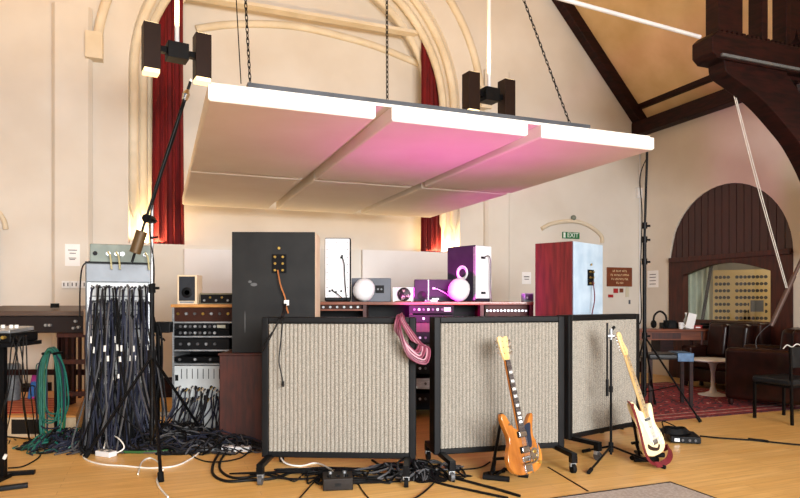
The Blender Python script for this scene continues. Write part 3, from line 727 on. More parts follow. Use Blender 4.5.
# rack gear inside desk bay seen through the gap
for k,(z,l,m_) in enumerate(((1.14,'silver fronted recorder unit on the desk shelf behind the pink coil',steel),(1.02,None,black))):
    pass
def rackunit(loc,w,h,label,face=black,knobs=6,rz=0.0,group=None,lights=True,screen=False):
    t=thing('rack_unit',label,'audio equipment',loc,rz,group)
    MB().box2((0,0.02,0),(w,.3,h)).build('case',blackm,t)
    fp=MB().box2((0,0,.002),(w,.02,h-.002)).build('front_panel',face,t,bev=.002)
    for k in range(knobs):
        x=w*(.12+.62*k/max(1,knobs-1)); r=min(.014,h*.3)
        MB().cyl((x,0,h*.5),(x,-.018,h*.5),r,12).build('knob',steel if k%2 else greyrub,fp)
    if screen: MB().box2((w*.78,-.003,h*.25),(w*.93,0,h*.75)).build('display',mat('meter_glass',rgb(190,190,170),.3,scale=5),fp)
    return t
rackunit((DX0+.80+.08,6.86,1.302),.46,.04,'slim black unit lying on the desk beside the magenta lit box',black,5)if False else None
rackunit((.10,6.90,1.17),.50,.09,'black unit with silver strip on the desk bay right of the pink coil',black,7,screen=True)
MB_=rackunit((.10,6.92,1.07),.50,.085,'black fronted unit in the desk bay right of the pink coil, lower',black,4)
for k in range(5):
    rackunit((.10,6.90,.16+.17*k),.50,.12,('lowest','second lowest','middle','second highest','highest')[k]+' black rack unit in the gap between the left and middle screens',(black,steel,black,redwood,blackm)[k],6,group='rack units in the gap between screens')

# ---- objects on the desk
ZD=1.301
# white-backed speaker
def P0(px,d,z): return ((px-400)*d/F,d,z)
t=thing('desk_speaker','tall speaker with white screw studded back on the desk','speaker',P0(324.5,7.05,ZD),math.radians(4))
MB().box2((0,.02,0),(.30,.28,.73)).build('cabinet',black,t,bev=.02,seg=4)
rp=MB().box2((.005,-.012,.045),(.285,.02,.72)).build('rear_panel',whitepl,t,bev=.012,seg=3)
mb=MB()
for k in range(8):
    for x in(.03,.14,.262): 
        if x==.14 and k not in(0,7): continue
        mb.cyl((x,-.012,.075+.086*k),(x,-.018,.075+.086*k),.006,8)
mb.build('screw_heads',black,rp)
for x,z in((.20,.52),(.19,.50),(.06,.12),(.09,.13),(.13,.11),(.19,.12)): MB().cyl((x,-.012,z),(x,-.03,z),.012,10).build('connector',black,rp)
MB().tube(crom([(.20,-.03,.51),(.225,-.05,.42),(.235,-.04,.2),(.25,-.05,.05),(.26,-.06,-.0)],6),.006,6).build('speaker_lead',black,t)
MB().tube(crom([(.10,-.03,.12),(.16,-.05,.08),(.21,-.05,.03)],6),.005,6).build('speaker_lead',black,t)
# grey box speaker
t=thing('desk_speaker','slate grey square speaker on the desk behind the white egg speaker','speaker',P0(351.5,7.25,ZD),0)
MB().box2((0,0,0),(.46,.24,.275)).build('cabinet',graysp,t,bev=.004)
MB().box2((.28,-.006,.10),(.38,0,.19)).build('connector_plate',black,t,bev=.002)
mb=MB()
for k in(0,1): mb.cyl((.31+.04*k,-.006,.145),(.31+.04*k,-.02,.145),.012,10)
mb.build('binding_post',greymetal,t)
# egg speakers
def egg(px,d,label,rz,m=whitepl):
    t=thing('egg_speaker',label,'speaker',P0(px,d,ZD),rz,'egg shaped speakers')
    M=Matrix.Rotation(math.radians(18),3,'Y')
    prof=[(1e-4,-.13),(.055,-.122),(.09,-.098),(.113,-.06),(.122,-.01),(.116,.04),(.096,.085),(.062,.115),(.028,.128),(1e-4,.13)]
    MB().lathe(prof,(0,0,.135),28,M).build('shell',m,t,smooth=True)
    MB().lathe([(.05,0),(.05,.008),(.02,.02),(.015,.03)],(0,0,0),20).build('foot',greyrub,t,smooth=True)
    MB().cyl((0,.10,.14),(0,.118,.14),.05,20).build('driver',black,t)
    return t
egg(364,6.98,'white egg shaped speaker on the desk in front of the slate grey box',0)
egg(459,6.95,'magenta lit egg shaped speaker on the desk in front of the tall speaker',0)
# small round fan-like device in a frame
t=thing('desk_clock','small round device with dark patterned face in a white frame on the desk','ornament',P0(404,7.15,ZD),0)
MB().box2((-.13,.03,0),(.13,.05,.165)).build('frame_board',whitepl,t,bev=.003)
MB().box2((-.10,.0,0),(.08,.06,.012)).build('base',redwoodh,t)
M=Matrix.Rotation(PI/2,3,'X')
MB().lathe([(.075,-.03),(.078,0),(.07,.02),(.03,.03),(1e-3,.032)],(0,.0,.085),22,M).build('round_face',mat('mottled_dark',rgb(24,20,20),.4,col2=rgb(190,170,160),scale=22,lo=.36,hi=.44),t,smooth=True)
# magenta-lit box
t=thing('desk_speaker','low wide speaker box lit magenta on the desk','speaker',P0(414.5,7.12,ZD),0)
MB().box2((0,0,0),(.50,.26,.255)).build('cabinet',purpsp,t,bev=.004)
MB().lathe([(.05,0),(.052,.012),(.03,.008),(1e-3,.0)],(.085,0,.07),22,M).build('tweeter',black,t,smooth=True)
MB().box2((.155,-.008,.01),(.165,0,.25)).build('corner_strip',steel,t)
MB().box2((.20,-.012,.02),(.28,0,.04)).build('badge',whitepl,t)
MB().tube(crom([(.22,-.01,.15),(.27,-.03,.14),(.36,-.06,.09),(.42,-.1,.04)],6),.005,6).build('speaker_lead',whitepl,t)
MB().ell((.222,-.008,.152),(.022,.012,.013),12).build('plug',whitepl,t)
# tall speaker: left face dark (magenta), right face white back
q0=P0(475.5,6.98,ZD)
t=thing('desk_speaker','tall speaker with round driver on a magenta lit side and white back','speaker',q0,math.radians(42))
w_=.27; dp=.44; 
MB().box2((0,.01,0),(w_,dp,.64)).build('cabinet',purpsp,t,bev=.01)
MB().box2((.004,-.014,.035),(w_-.004,.012,.635)).build('rear_panel',whitepl,t,bev=.01)
# driver on the left side
M2=Matrix.Rotation(-PI/2,3,'Y')
MB().lathe([(.085,-.002),(.085,.010),(.07,.014),(.058,.004),(.03,-.004),(1e-3,-.004)],(0,dp*.45,.33),30,M2).build('driver',whitepl,t,smooth=True)
MB().lathe([(.052,.0),(.04,.010),(.02,.014),(1e-3,.014)],(0,dp*.45,.33),24,M2).build('cone',purpsp,t,smooth=True)
MB().box2((-.004,.0,.02),(.0,.03,.62)).build('edge_strip',steel,t)
for z in(.10,.50): MB().box2((.08,-.02,z-.012),(.15,-.012,z+.012)).build('connector',black,t)
MB().tube(crom([(.11,-.03,.50),(.17,-.05,.52),(.205,-.05,.44),(.20,-.05,.2),(.215,-.05,.03),(.19,-.07,.005)],6),.006,6).build('speaker_lead',greyrub,t)
# small grey box near right monitor
t=thing('small_amplifier','small pale grey box at the right end of the desk','audio equipment',P0(524.5,7.1,ZD),0)
MB().box2((0,0,0),(.105,.2,.095)).build('case',lightblue,t,bev=.004); MB().box2((.01,-.004,.012),(.095,0,.085)).build('front_panel',graysp,t); MB().cyl((.03,-.004,.045),(.03,-.016,.045),.01,10).build('knob',steel,t)
# items on left part of desk top: device tape on desk near gap
t=thing('headphone_amplifier','small silver gadget on the desk edge right of the pink coil','audio equipment',P0(425,7.0,ZD),0)
MB().box2((0,-.03,0),(.14,.06,.022)).build('case',steel,t,bev=.003); MB().box2((.01,-.034,.004),(.06,-.03,.016)).build('display',black,t)

# ================================================================ LEFT DESK RACK
lx=(175-400)*6.4/F
rk=thing('rack_desk','wooden rack desk full of studio gear left of the black speaker','rack',(lx,6.3,0),0)
RW=1.25
MB().box2((-.01,0,1.245),(RW,.6,1.275)).build('top_board',oak,rk,bev=.003)
for x in(0,.62,RW-.03): MB().box2((x,.02,0),(x+.02,.58,1.245)).build('side_panel',steel if x==0 else black,rk)
MB().box2((.02,.5,0),(RW-.03,.52,1.245)).build('back_board',black,rk)
for z in(1.085,.94,.80,.66): MB().box2((.02,.0,z),(RW-.03,.5,z+.014)).build('shelf',steel,rk)
kp=MB().box2((.02,.03,1.10),(RW-.03,.06,1.24)).build('knob_panel',mat('dark_brown_panel',rgb(58,30,20)),rk)
for k in range(14): MB().cyl((.06+.085*k,.03,1.18),(.06+.085*k,.01,1.18),.014,10).build('knob',(brass,steel,greyrub)[k%3],kp)
for i,(z,m_,lab) in enumerate(((1.02,black,'upper'),(.955,blackm,'lower'),)):
    rackunit((lx+.025,6.31,z),.56,.062,lab+' black rack unit in the wooden rack desk',m_,8,group='rack units in the wooden rack desk',screen=(i==0))
rackunit((lx+.025,6.31,.815),.56,.115,'tall dark rack unit on the third shelf of the wooden rack desk',black,5,group='rack units in the wooden rack desk')
rackunit((lx+.025,6.31,.69),.5,.05,'flat black unit lying on the fourth shelf of the rack desk',blackm,3,group='rack units in the wooden rack desk')
pb=MB().box2((.03,.0,.02),(.60,.03,.65)).build('patch_panel',mat('pale_grey_panel',rgb(196,200,200),.4,scale=6),rk)
for k in range(9):
    MB().box2((.10+.055*k,-.004,.52),(.106+.055*k,.0,.62)).build('fader_slot',black,pb)
MB().box2((.04,-.006,.50),(.07,0,.56)).build('power_switch',black,pb)
# small framed nearfield
t=thing('small_speaker','small black speaker in a pale wooden frame on the rack desk','speaker',(lx+.045,6.34,1.276),0)
MB().box2((0,0,0),(.20,.18,.30)).build('cabinet',palewood,t,bev=.004); MB().box2((.018,-.006,.035),(.182,0,.285)).build('grille',mat('charcoal_cloth',rgb(50,52,56),.9,scale=30),t,bev=.003)
mb=MB(); mb.box2((.03,-.008,.012),(.17,-.0,.03)); mb.build('control_strip',steel,t)
MB().lathe([(.055,0),(.05,.004),(.02,-.001),(1e-3,0)],(.1,-.006,.12),22,Matrix.Rotation(PI/2,3,'X')).build('woofer',black,t,smooth=True)
t=thing('tabletop_mixer','beige cased equalizer unit lying on the rack desk','audio equipment',(lx+.27,6.36,1.276),0)
MB().box2((0,0,0),(.48,.26,.115)).build('case',mat('olive_beige_metal',rgb(128,120,96),.4,.3,scale=8),t,bev=.003); fp=MB().box2((.01,-.008,.012),(.47,0,.10)).build('front_panel',black,t)
for k in range(7): MB().cyl((.05+.06*k,-.008,.04+.03*(k%2)),(.05+.06*k,-.022,.04+.03*(k%2)),.011,10).build('knob',(steel,brass)[k%2],fp)

# ================================================================ PATCH RACK WITH CABLES
RX=(120-400)*5.78/F; RY=5.78
rz0=math.radians(24)
pk=thing('patch_rack','tall grey equipment rack smothered in hanging patch cables','rack',(RX,RY,0),rz0)
MB().box2((-.29,.02,.05),(.29,.5,1.66)).build('cabinet',greymetal,pk,bev=.008)
MB().box2((-.28,-.005,1.49),(.28,.02,1.65)).build('blank_panel',mat('blue_grey_panel',rgb(112,118,124),.45,.2,scale=8),pk,bev=.002)
for x in(-.27,.245):
    rl=MB().box2((x,-.008,.10),(x+.025,.02,1.48)).build('rack_rail',steel,pk)
    mb=MB()
    for k in range(16): mb.cyl((x+.0125,-.008,.15+.085*k),(x+.0125,-.011,.15+.085*k),.005,6)
    mb.build('rail_screws',plumrub,rl)
for z in(1.36,1.23,1.10,.97,.80,.67,.54): 
    q=MB().box2((-.243,-.004,z),(.243,.02,z+.12)).build('patch_panel',MATS['pale_grey_panel'],pk,bev=.002)
    mb=MB()
    for k in range(16): mb.cyl((-.225+.03*k,-.004,z+.08),(-.225+.03*k,-.01,z+.08),.01,8)
    mb.build('jack_row',black,q)
t=thing('stage_box','grey green metal box with cable sockets on top of the patch rack','audio equipment',(RX,RY,1.662),rz0)
MB().box2((-.255,.05,0),(.275,.35,.18)).build('case',greengrey,t,bev=.006)
mb=MB(); mb.box2((-.29,.0,.0),(.285,.05,.012)); mb.build('lip',black,t)
for i,x in enumerate((-.21,-.10,-.03,.02,.22)):
    MB().cyl((x,.05,.09),(x,.035,.09),.02,14).build('socket',steel if i else black,t)
for x in(-.10,-.03,.22):
    MB().tube(crom([(x,.035,.09),(x,-.02,.10),(x+.02,-.04,.05),(x+.03,-.06,-.06)],6),.008,6).build('plugged_lead',mat('olive_cream_rubber',rgb(190,184,140),.5,scale=8),t)
MB().tube(crom([(-.25,.1,.02),(-.31,.03,-.03),(-.33,.0,-.2),(-.335,.02,-.5)],6),.007,6).build('side_lead',black,t)
# hanging patch cables
random.seed(11)
cmats=[black,black,bluegrey,greyrub,bluegrey,blackm,mat('charcoal_rubber',rgb(34,34,38),.45,scale=9),mat('slate_rubber',rgb(60,64,80),.45,scale=9),bluegrey]
mr=Matrix.Translation((RX,RY,0))@Rz(rz0)
for k in range(92):
    col=k%23; row=k//23
    x=-.235+.47*col/22+random.uniform(-.008,.008); z=(1.44,1.31,1.18,.95)[row]+random.uniform(-.02,.02)
    out=.06+random.random()*.10+.03*row
    xe=x*1.2+random.uniform(-.16,.16)+ (.0); ye=-out-.08-random.random()*.16
    xm=x*1.05+random.uniform(-.05,.05)
    pts=[(x,-.005,z),(x,-.05,z-.0),(x+(xm-x)*.3,-.08-out*.3,z-.07),(xm,-.08-out*.6,z*.62),(xm+(xe-xm)*.5,-.1-out,z*.30),(xe,ye,.06),(xe+random.uniform(-.18,.18),ye-.1,.015)]
    pts=crom(pts,5)
    mb=MB(); mb.tube([mr@Vector(p) for p in pts],.0068+random.random()*.002,6)
    m_=random.choice(cmats)
    o=one(mb,'patch_cable',m_,'dark patch cable hanging among many others down the front of the grey rack','cable',group='patch cables hanging from the grey rack',smooth=True)
    b=Vector(o.location)
    p0,p1=mr@Vector(pts[1]),mr@Vector(pts[8])
    mb=MB(); mb.tube([p0-b,p1-b],.0105,8); mb.build('plug',(steel,black,greyrub,blackm)[k%4],o)
    if k%4==0:
        a=mr@Vector(pts[14]); c=mr@Vector(pts[15]); MB().tube([a-b,(a+(c-a)*.6)-b],.011,6).build('cable_label',whiterub,o)
# cables on the second patch panel
mr2=Matrix.Translation((lx,6.3,0))
for k in range(34):
    x=.07+.5*(k%17)/16; z=(.42,.33)[k//17]+random.uniform(-.02,.02)
    xe=x*1.2-.06+random.uniform(-.1,.1); ye=-.15-random.random()*.35
    pts=crom([(x,-.0,z),(x,-.05,z+.01),(x+random.uniform(-.02,.02),-.10,z-.08),((x+xe)/2,-.14-random.random()*.1,z*.45),(xe,ye,.05),(xe+random.uniform(-.1,.1),ye-.1,.015)],5)
    o=one(MB().tube([mr2@Vector(p) for p in pts],.0068,6),'patch_cable',random.choice(cmats),'patch cable drooping from the lower patch panel of the rack desk','cable',group='patch cables on the rack desk panel',smooth=True)
    b=Vector(o.location); MB().tube([mr2@Vector(pts[1])-b,mr2@Vector(pts[7])-b],.011,8).build('plug',(palewood,whiterub,black,gold)[k%4],o)
# loom between rack and rack desk
for k in range(10):
    x=P0(158+random.uniform(-6,6),6.2,0)[0]; y=6.15+random.uniform(-.1,.1)
    pts=crom([(x,y,1.15-.03*k),(x+random.uniform(-.05,.05),y,.9),(x+random.uniform(-.08,.08),y-.05,.5),(x+random.uniform(-.15,.1),y-.15,.1),(x+random.uniform(-.3,.2),y-.35,.02)],5)
    one(MB().tube(pts,.010,6),'loom_cable',random.choice(cmats[:3]),'thick black cable dropping between the grey rack and the rack desk','cable',group='thick cables between the two racks',smooth=True)
mb=MB()
c=Vector(P0(161,6.22,1.05))
mb.box2((c.x-.07,c.y,c.z-.06),(c.x+.09,c.y+.1,c.z+.05)); o=one(mb,'cable_bracket',black,'black bracket holding cables between the grey rack and rack desk','bracket',bev=.01)
MB().box2((-.1,.05,-1.0),(-.07,.08,.06)).build('post',black,o)
# cable floor tangles
def tangle(name,cx,cy,rx,ry,n,label,hmax=.14,seed=1,mats_=None,loopy=.5):
    random.seed(seed); mats_=mats_ or [black,bluegrey,black,blackm,MATS['charcoal_rubber'],MATS['charcoal_rubber'],bluegrey,greyrub]
    mb=MB()
    for k in range(n):
        mb.slot(random.randrange(len(mats_)))
        a=random.uniform(0,2*PI); r=random.random()**.6
        px,py=cx+rx*r*math.cos(a)*.8,cy+ry*r*math.sin(a)*.8; ang=random.uniform(0,2*PI); pts=[]
        for j in range(9):
            e=((px-cx)/rx)**2+((py-cy)/ry)**2
            pts.append((px,py,.01+hmax*max(0,1-e)*random.random()))
            if e>1: ang=math.atan2(cy-py,cx-px)+random.uniform(-1,1)
            ang+=random.uniform(-.9,.9)*loopy*2; px+=.13*math.cos(ang)*min(1.4,rx*2); py+=.10*math.sin(ang)
        mb.tube(crom(pts,4),random.uniform(.005,.009),5)
    mb.slot(0)
    return one(mb,name,mats_,label,'cables',kind='stuff',smooth=True,fix=False)
tangle('cable_tangle',-2.30,5.72,1.0,.34,95,'tangle of dark cables on the floor under the grey rack',seed=2,hmax=.2)
tangle('cable_tangle',-3.02,5.62,.36,.24,60,'heap of blue and green cables on the floor left of the grey rack',seed=5,hmax=.16,mats_=[bluegrey,black,teal,bluegrey],loopy=.9)
tangle('cable_tangle',-1.75,5.55,.62,.24,55,'tangle of dark cables on the floor in front of the dark red box',seed=8,hmax=.16)
tangle('cable_tangle',.10,4.72,.42,.2,26,'nest of black cables on the floor between left and middle screens',seed=9,hmax=.10,mats_=[black,blackm,greyrub])
tangle('cable_tangle',-.55,4.62,.75,.14,16,'loose black cables on the floor under the left screen',seed=19,hmax=.03,mats_=[black])

# ================================================================ FLOOR CABLES (traced along the floor)
def fcable(pix,r,m,label,name='floor_cable',z=None,cat='cable',group=None):
    pts=[]
    for q in pix:
        h=q[2] if len(q)>2 else 0.0
        pts.append(FL(q[0],q[1],r+h))
    return one(MB().tube(crom(pts,7),r,8),name,m,label,cat,group=group,smooth=True)
fcable([(150,449),(170,448),(190,449),(212,447)],.02,bluegrey,'thick blue grey cable loom lying before the grey rack')
fcable([(120,452),(150,452),(176,450),(200,449),(226,445)],.012,greenrub,'dark green cable lying across the floor before the racks')
fcable([(96,452),(86,450),(84,458),(100,464),(125,466),(150,468),(175,466),(192,458),(200,450),(192,444),(176,440),(168,446)],.007,whiterub,'white cable looping on the floor from the left white power block')
fcable([(160,474),(157,480),(160,488),(168,497)],.007,whiterub,'short white cable end curling near the front foot of the boom stand')
fcable([(138,474),(142,462),(150,458),(158,462),(163,470)],.006,whiterub,'small white cable loop beside the front leg of the boom stand')
fcable([(104,448,.05),(108,436,.10),(118,438,.12),(124,448,.05),(112,455)],.006,whiterub,'white cable standing in a loop over the left power block')
fcable([(262,441,.05),(276,447,.08),(284,462,.02),(300,466),(316,463),(330,469,.02),(334,474,.05)],.007,whiterub,'white lead running from under the left screen to the black foot pedal')
fcable([(222,449),(214,462),(213,474),(226,481),(250,480),(275,478),(300,470),(330,468),(360,470)],.011,black,'thick black cable curving on the floor before the dark red box')
fcable([(228,450),(220,462),(222,472),(236,478),(262,475),(290,470),(320,474),(345,468)],.010,black,'second thick black cable curving inside the first before the red box')
fcable([(322,474),(314,482),(305,492),(298,500)],.005,black,'thin black lead from the left of the foot pedal to the picture edge')
fcable([(350,470),(356,480),(362,490),(370,500)],.005,black,'thin black lead from the right of the foot pedal to the picture edge')
fcable([(416,466),(440,474),(470,482),(500,490),(520,496)],.010,black,'black cable running from the middle screen toward the bottom edge')
fcable([(412,470),(436,482),(470,490),(508,498)],.009,black,'second black cable running from the middle screen toward the bottom edge')
fcable([(408,462),(436,470),(436,480),(424,492),(412,500)],.006,black,'thin black cable curving down from the middle screen to the bottom edge')
fcable([(418,472),(450,470),(478,468),(490,462)],.006,black,'thin black cable running under the middle screen foot')
fcable([(30,416),(34,430),(42,438),(36,448),(40,456),(24,466),(8,468)],.006,black,'thin black cable wriggling across bare floor at the left')
fcable([(700,436),(720,438),(750,440),(780,443),(812,446)],.008,black,'black cable running right across the floor from the black box')
fcable([(748,439),(756,440),(763,440.6),(768,441.5)],.012,black,'short thick joint in the black cable on the right floor')
fcable([(2,436),(20,438),(44,440),(60,438),(80,442)],.007,black,'black cable lying along the floor behind the left keyboard stand')
fcable([(180,446),(196,458),(214,462),(240,458),(252,448)],.006,black,'thin black cable looping before the dark red box')
fcable([(372,460),(390,470),(415,474),(430,468)],.009,black,'black cable passing under the right wheel of the left screen')
# power blocks
def block(px,py,label,L=.28,rz=0.0,m=whitepl,n=3):
    p=FL(px,py); t=thing('power_strip',label,'power strip',p,rz)
    b=MB().box2((-L/2,-.04,0.0),(L/2,.04,.045)).build('body',m,t,bev=.006)
    for k in range(n):
        x=-L/2+L*(k+.5)/n; MB().box2((x-.02,-.02,.045),(x+.02,.02,.047)).build('socket',greyrub,b)
    return t
block(106,456,'white power strip on the floor before the left leg of the boom stand',.17,math.radians(-25),n=2)
block(236,451,'white power strip on the floor before the dark red box',.26,math.radians(-3))
block(208,452,'pale grey power block left of the white strip by the red box',.12,0,m=greymetal,n=1)
block(164,416,'white power strip on the floor behind the boom stand',.16,.2,n=2)
# foot pedal
t=thing('foot_pedal','small black foot pedal box on the floor below the left screen','pedal',FL(338,490),math.radians(8))
MB().box2((-.105,-.02,0.0),(.105,.17,.085)).build('case',mat('black_box_paint',rgb(34,28,24),.4,scale=8),t,bev=.008)
for x,y in((-.06,.03),(.0,.03),(.06,.03),(-.05,.11),(.05,.11)): MB().cyl((x,y,.085),(x,y,.10),.013,12).build('knob',blackm if y<.1 else steel,t)
MB().box2((-.02,-.024,.03),(.02,-.02,.05)).build('jack_plate',black,t)
# black box w cable coil right
t=thing('stage_amplifier','flat black box with cable coiled on top on the floor near the cream guitar','audio equipment',FL(686,444),math.radians(-12))
MB().box2((-.13,0,.006),(.13,.28,.065)).build('case',blackm,t,bev=.006)
MB().box2((-.11,-.004,.012),(.11,0,.058)).build('front_panel',black,t); MB().box2((-.10,-.006,.02),(-.055,-.004,.05)).build('meter',steel,t)
for x in(-.03,.03,.08): MB().cyl((x,-.004,.035),(x,-.014,.035),.012,10).build('knob',greyrub,t)
for x in(-.1,.1):
    for y in(.03,.25): MB().cyl((x,y,0),(x,y,.007),.012,8).build('rubber_foot',rubber,t)
p=FL(686,444); mb=MB()
for k in range(7):
    r=.14-.006*k; mb.tube([(p.x-.03+r*math.cos(2*PI*i/24),p.y+.17+r*.75*math.sin(2*PI*i/24),.075+.006*k+.004*math.sin(i)) for i in range(25)],.006,6,caps=False)
mb.tube(crom([(p.x-.1,p.y+.25,.1),(p.x-.13,p.y+.2,.17),(p.x-.05,p.y+.15,.14),(p.x+.02,p.y+.1,.1)],5),.006,6)
one(mb,'coiled_cable',black,'black coiled cable resting on the flat black box near the cream guitar','cable',smooth=True)
# floor seam trap
mb=MB(); a=FL(548,467,.003); b=FL(588,491,.003); mb.bar(a,b,.012,.004); struct(mb.build('trim_10',mat('floor_gap',rgb(60,36,20),.8,scale=5)))
# ================================================================ PINK CABLE COIL ON SCREEN CORNER
random.seed(4)
gx=(404-400)*4.6/F; gy=4.55
for k in range(11):
    lw=.022+.006*k; dz=.10+.020*k+random.uniform(-.012,.012); xo=random.uniform(-.012,.012)
    x0=gx-.045+.003*k; pts=[]
    pts=crom([(x0,gy+.22,1.12),(x0,gy+.10,1.20+.002*k),(x0-.01,gy-.0+.006*(k%4),1.19-.004*k),(x0-.012+xo,gy-.02-.004*k,1.10),(x0+.05+xo,gy-.03-.004*k,1.02-dz*.6+.07),(x0+.13+xo+.004*k,gy-.02-.003*k,.99-dz*.45),(x0+.155+.005*k,gy-.0,1.03-dz*.25),(x0+.10+.004*k,gy-.015,1.04-dz*.12),(x0+.03,gy-.01,1.15),(x0+.012,gy+.01,1.195),(x0+.012,gy+.12,1.20),(x0+.012,gy+.22,1.15)],5)
    one(MB().tube(pts,.0065,6),'coiled_cable',(pinkrub,plumrub,pinkrub,mat('pale_pink_rubber',rgb(176,130,140),.5,scale=10))[k%4],'loop of pink and plum cable coil hung over the left screen corner','cable',group='pink cable coil on the screen corner',smooth=True)
# thin lead hanging over gobo 1
pts=[P(282,305,5.45),P(280,316,5.2),P(278,319,4.62),P(270,330,4.6),P(262,345,4.6)]
for k,pp in enumerate(([(286,304,5.4),(284,315,4.75),(283,319,4.58),(281,340,4.58),(279,360,4.58),(281,372,4.58),(283,382,4.58)],[(284,304,5.4),(282,315,4.75),(279,320,4.58),(272,334,4.58),(266,346,4.58),(262,352,4.62)],[(285,304,5.4),(283,314,4.75),(280,318.5,4.58),(274,330,4.58),(268,338,4.58),(264,345,4.62)])):
    one(MB().tube(crom([P(*x) for x in pp],6),.005,6),'hanging_lead',black,('thin black lead hanging furthest down the face of the left screen','thin black lead hanging over the left screen toward its left edge, lower','thin black lead hanging over the left screen toward its left edge, upper')[k],'cable',smooth=True)
MB().lathe([(.009,-.02),(.011,0),(.009,.02)],P(283,384,4.58),10).build('lead_plug',black)
bpy.data.objects['lead_plug'].parent=[o for o in bpy.data.objects if o.name=='hanging_lead'][0]
bpy.data.objects['lead_plug'].matrix_parent_inverse=Matrix.Translation(bpy.data.objects['hanging_lead'].location).inverted()

# ================================================================ GUITARS
def prism_xz(poly,y0,y1):
    mb=MB(); mb.prism(poly,lambda x,z,h:(x,h,z),y0,y1); return mb
def gframe(base,lean,tilt,yaw):
    return Matrix.Translation(base)@Matrix.Rotation(-math.radians(lean),4,'X')@Matrix.Rotation(math.radians(tilt),4,'Y')@Rz(math.radians(yaw))
def cr2(pts,n=5): return [(v.x,v.y) for v in crom([(a,b,0) for a,b in pts],n,closed=True)]
def neck_parts(t,z0,z1,fbm,nkm,yf,inlay,w0=.056,w1=.043):
    nk=prism_xz([(-w0/2,z0),(w0/2,z0),(w1/2,z1),(-w1/2,z1)],yf+.006,yf+.026).build('neck',nkm,t,bev=.007,seg=3)
    fb=prism_xz([(-w0/2,z0),(w0/2,z0),(w1/2,z1),(-w1/2,z1)],yf,yf+.006).build('fretboard',fbm,nk)
    mb=MB(); L=.628 if True else 0
    for k in range(1,22):
        z=z1-(L*(1-2**(-k/12)))
        if z<z0: break
        w=w1+(w0-w1)*(z1-z)/(z1-z0); MB().box((0,yf-.001,z),(w,.002,.0022)).build('fret',chrome,nk)
    for k in(3,5,7,9,12,15,17,19):
        z=z1-L*(1-2**(-(k-.5)/12))
        if z<z0+.01: continue
        MB().box((0,yf-.0016,z),(inlay,.0032,.016 if inlay>.02 else .006)).build('inlay',pearl if inlay>.02 else black,fb)
def strings(t,zb,zt,y0,y1,wb=.05,wt=.034):
    for k in range(6):
        a=(k/5-.5); MB().cyl((a*wb,y0,zb),(a*wt,y1,zt),.0009,4).build('string',steel,t)
# --- amber twin-horned guitar
Mg=gframe(G(527,4.42,.08),11,-9.5,38)@Matrix.Scale(1.1,4)
g=thing('electric_guitar','amber twin horned electric guitar on a black floor stand','guitar',M=Mg)
body=cr2([(0,0),(.09,.008),(.148,.05),(.165,.11),(.150,.17),(.122,.215),(.118,.25),(.130,.30),(.150,.345),(.148,.375),(.125,.368),(.09,.33),(.055,.295),(0,.285),(-.05,.30),(-.085,.345),(-.112,.39),(-.142,.405),(-.155,.375),(-.140,.31),(-.122,.25),(-.130,.20),(-.158,.15),(-.168,.10),(-.150,.045),(-.09,.008)])
prism_xz(body,-.019,.019).build('body',sgwood,g,bev=.008,seg=3)
prism_xz(cr2([(.03,.285),(.075,.315),(.105,.31),(.09,.25),(.085,.19),(.07,.16),(.035,.16),(.032,.2)]),-.0215,-.0195).build('pickguard',mat('glossy_black',rgb(30,40,56),.1,scale=4,coat=.5),g)
for z in(.255,.155):
    p_=MB().box((0,-.026,z),(.085,.014,.042)).build('pickup',black,g,bev=.003); MB().box((0,-.034,z),(.07,.006,.032)).build('pickup_cover',chrome,p_,bev=.003)
MB().lathe([(.045,0),(.045,.006),(.02,.01),(1e-3,.008)],(.085,-.019,.11),20,Matrix.Rotation(PI/2,3,'X')).build('control_plate',chrome,g,smooth=True)
MB().bar((-.03,-.022,.0),(-.03,-.022,.09),.018,.006).bar((.03,-.022,.0),(.03,-.022,.09),.018,.006).bar((-.04,-.022,.09),(.04,-.022,.09),.006,.02).build('tailpiece_frame',chrome,g)
b_=MB().box((0,-.027,.105),(.085,.014,.016)).build('bridge',chrome,g,bev=.002)
v=MB().box((0,-.024,.04),(.07,.010,.055)).build('vibrato_tailpiece',chrome,g,bev=.004)
MB().cyl((-.05,-.036,.065),(.05,-.036,.065),.009,12).build('roller',chrome,v)
MB().tube(crom([(.02,-.04,.06),(.06,-.06,.08),(.08,-.065,.15),(.085,-.06,.20)],6),.005,8).build('vibrato_arm',chrome,v)
for x,z in((.085,.13),(.115,.10),(.085,.075),(.118,.055)): MB().lathe([(.014,0),(.013,.012),(.011,.016),(1e-3,.017)],(x,-.019,z),16,Matrix.Rotation(PI/2,3,'X')).build('knob',gold,g,smooth=True)
MB().cyl((-.10,-.02,.33),(-.10,-.03,.33),.008,10).build('switch',chrome,g)
neck_parts(g,.27,.745,rosew,sgwood,-.034,.028)
hs=cr2([(-.022,.745),(-.036,.80),(-.042,.85),(-.046,.90),(-.02,.905),(0,.895),(.02,.905),(.046,.90),(.042,.85),(.036,.80),(.022,.745)],4)
h=prism_xz(hs,-.026,-.010).build('headstock',maple,g,bev=.002)
for sg in(-1,1):
    for k in range(3):
        z=.79+.04*k; MB().cyl((sg*.038,-.018,z),(sg*.062,-.018,z),.0035,8).ell((sg*.067,-.018,z),(.009,.005,.012),10).cyl((sg*.022,-.026,z),(sg*.022,-.036,z),.004,8).build('tuning_peg',chrome,h)
strings(g,.10,.745,-.036,-.036)
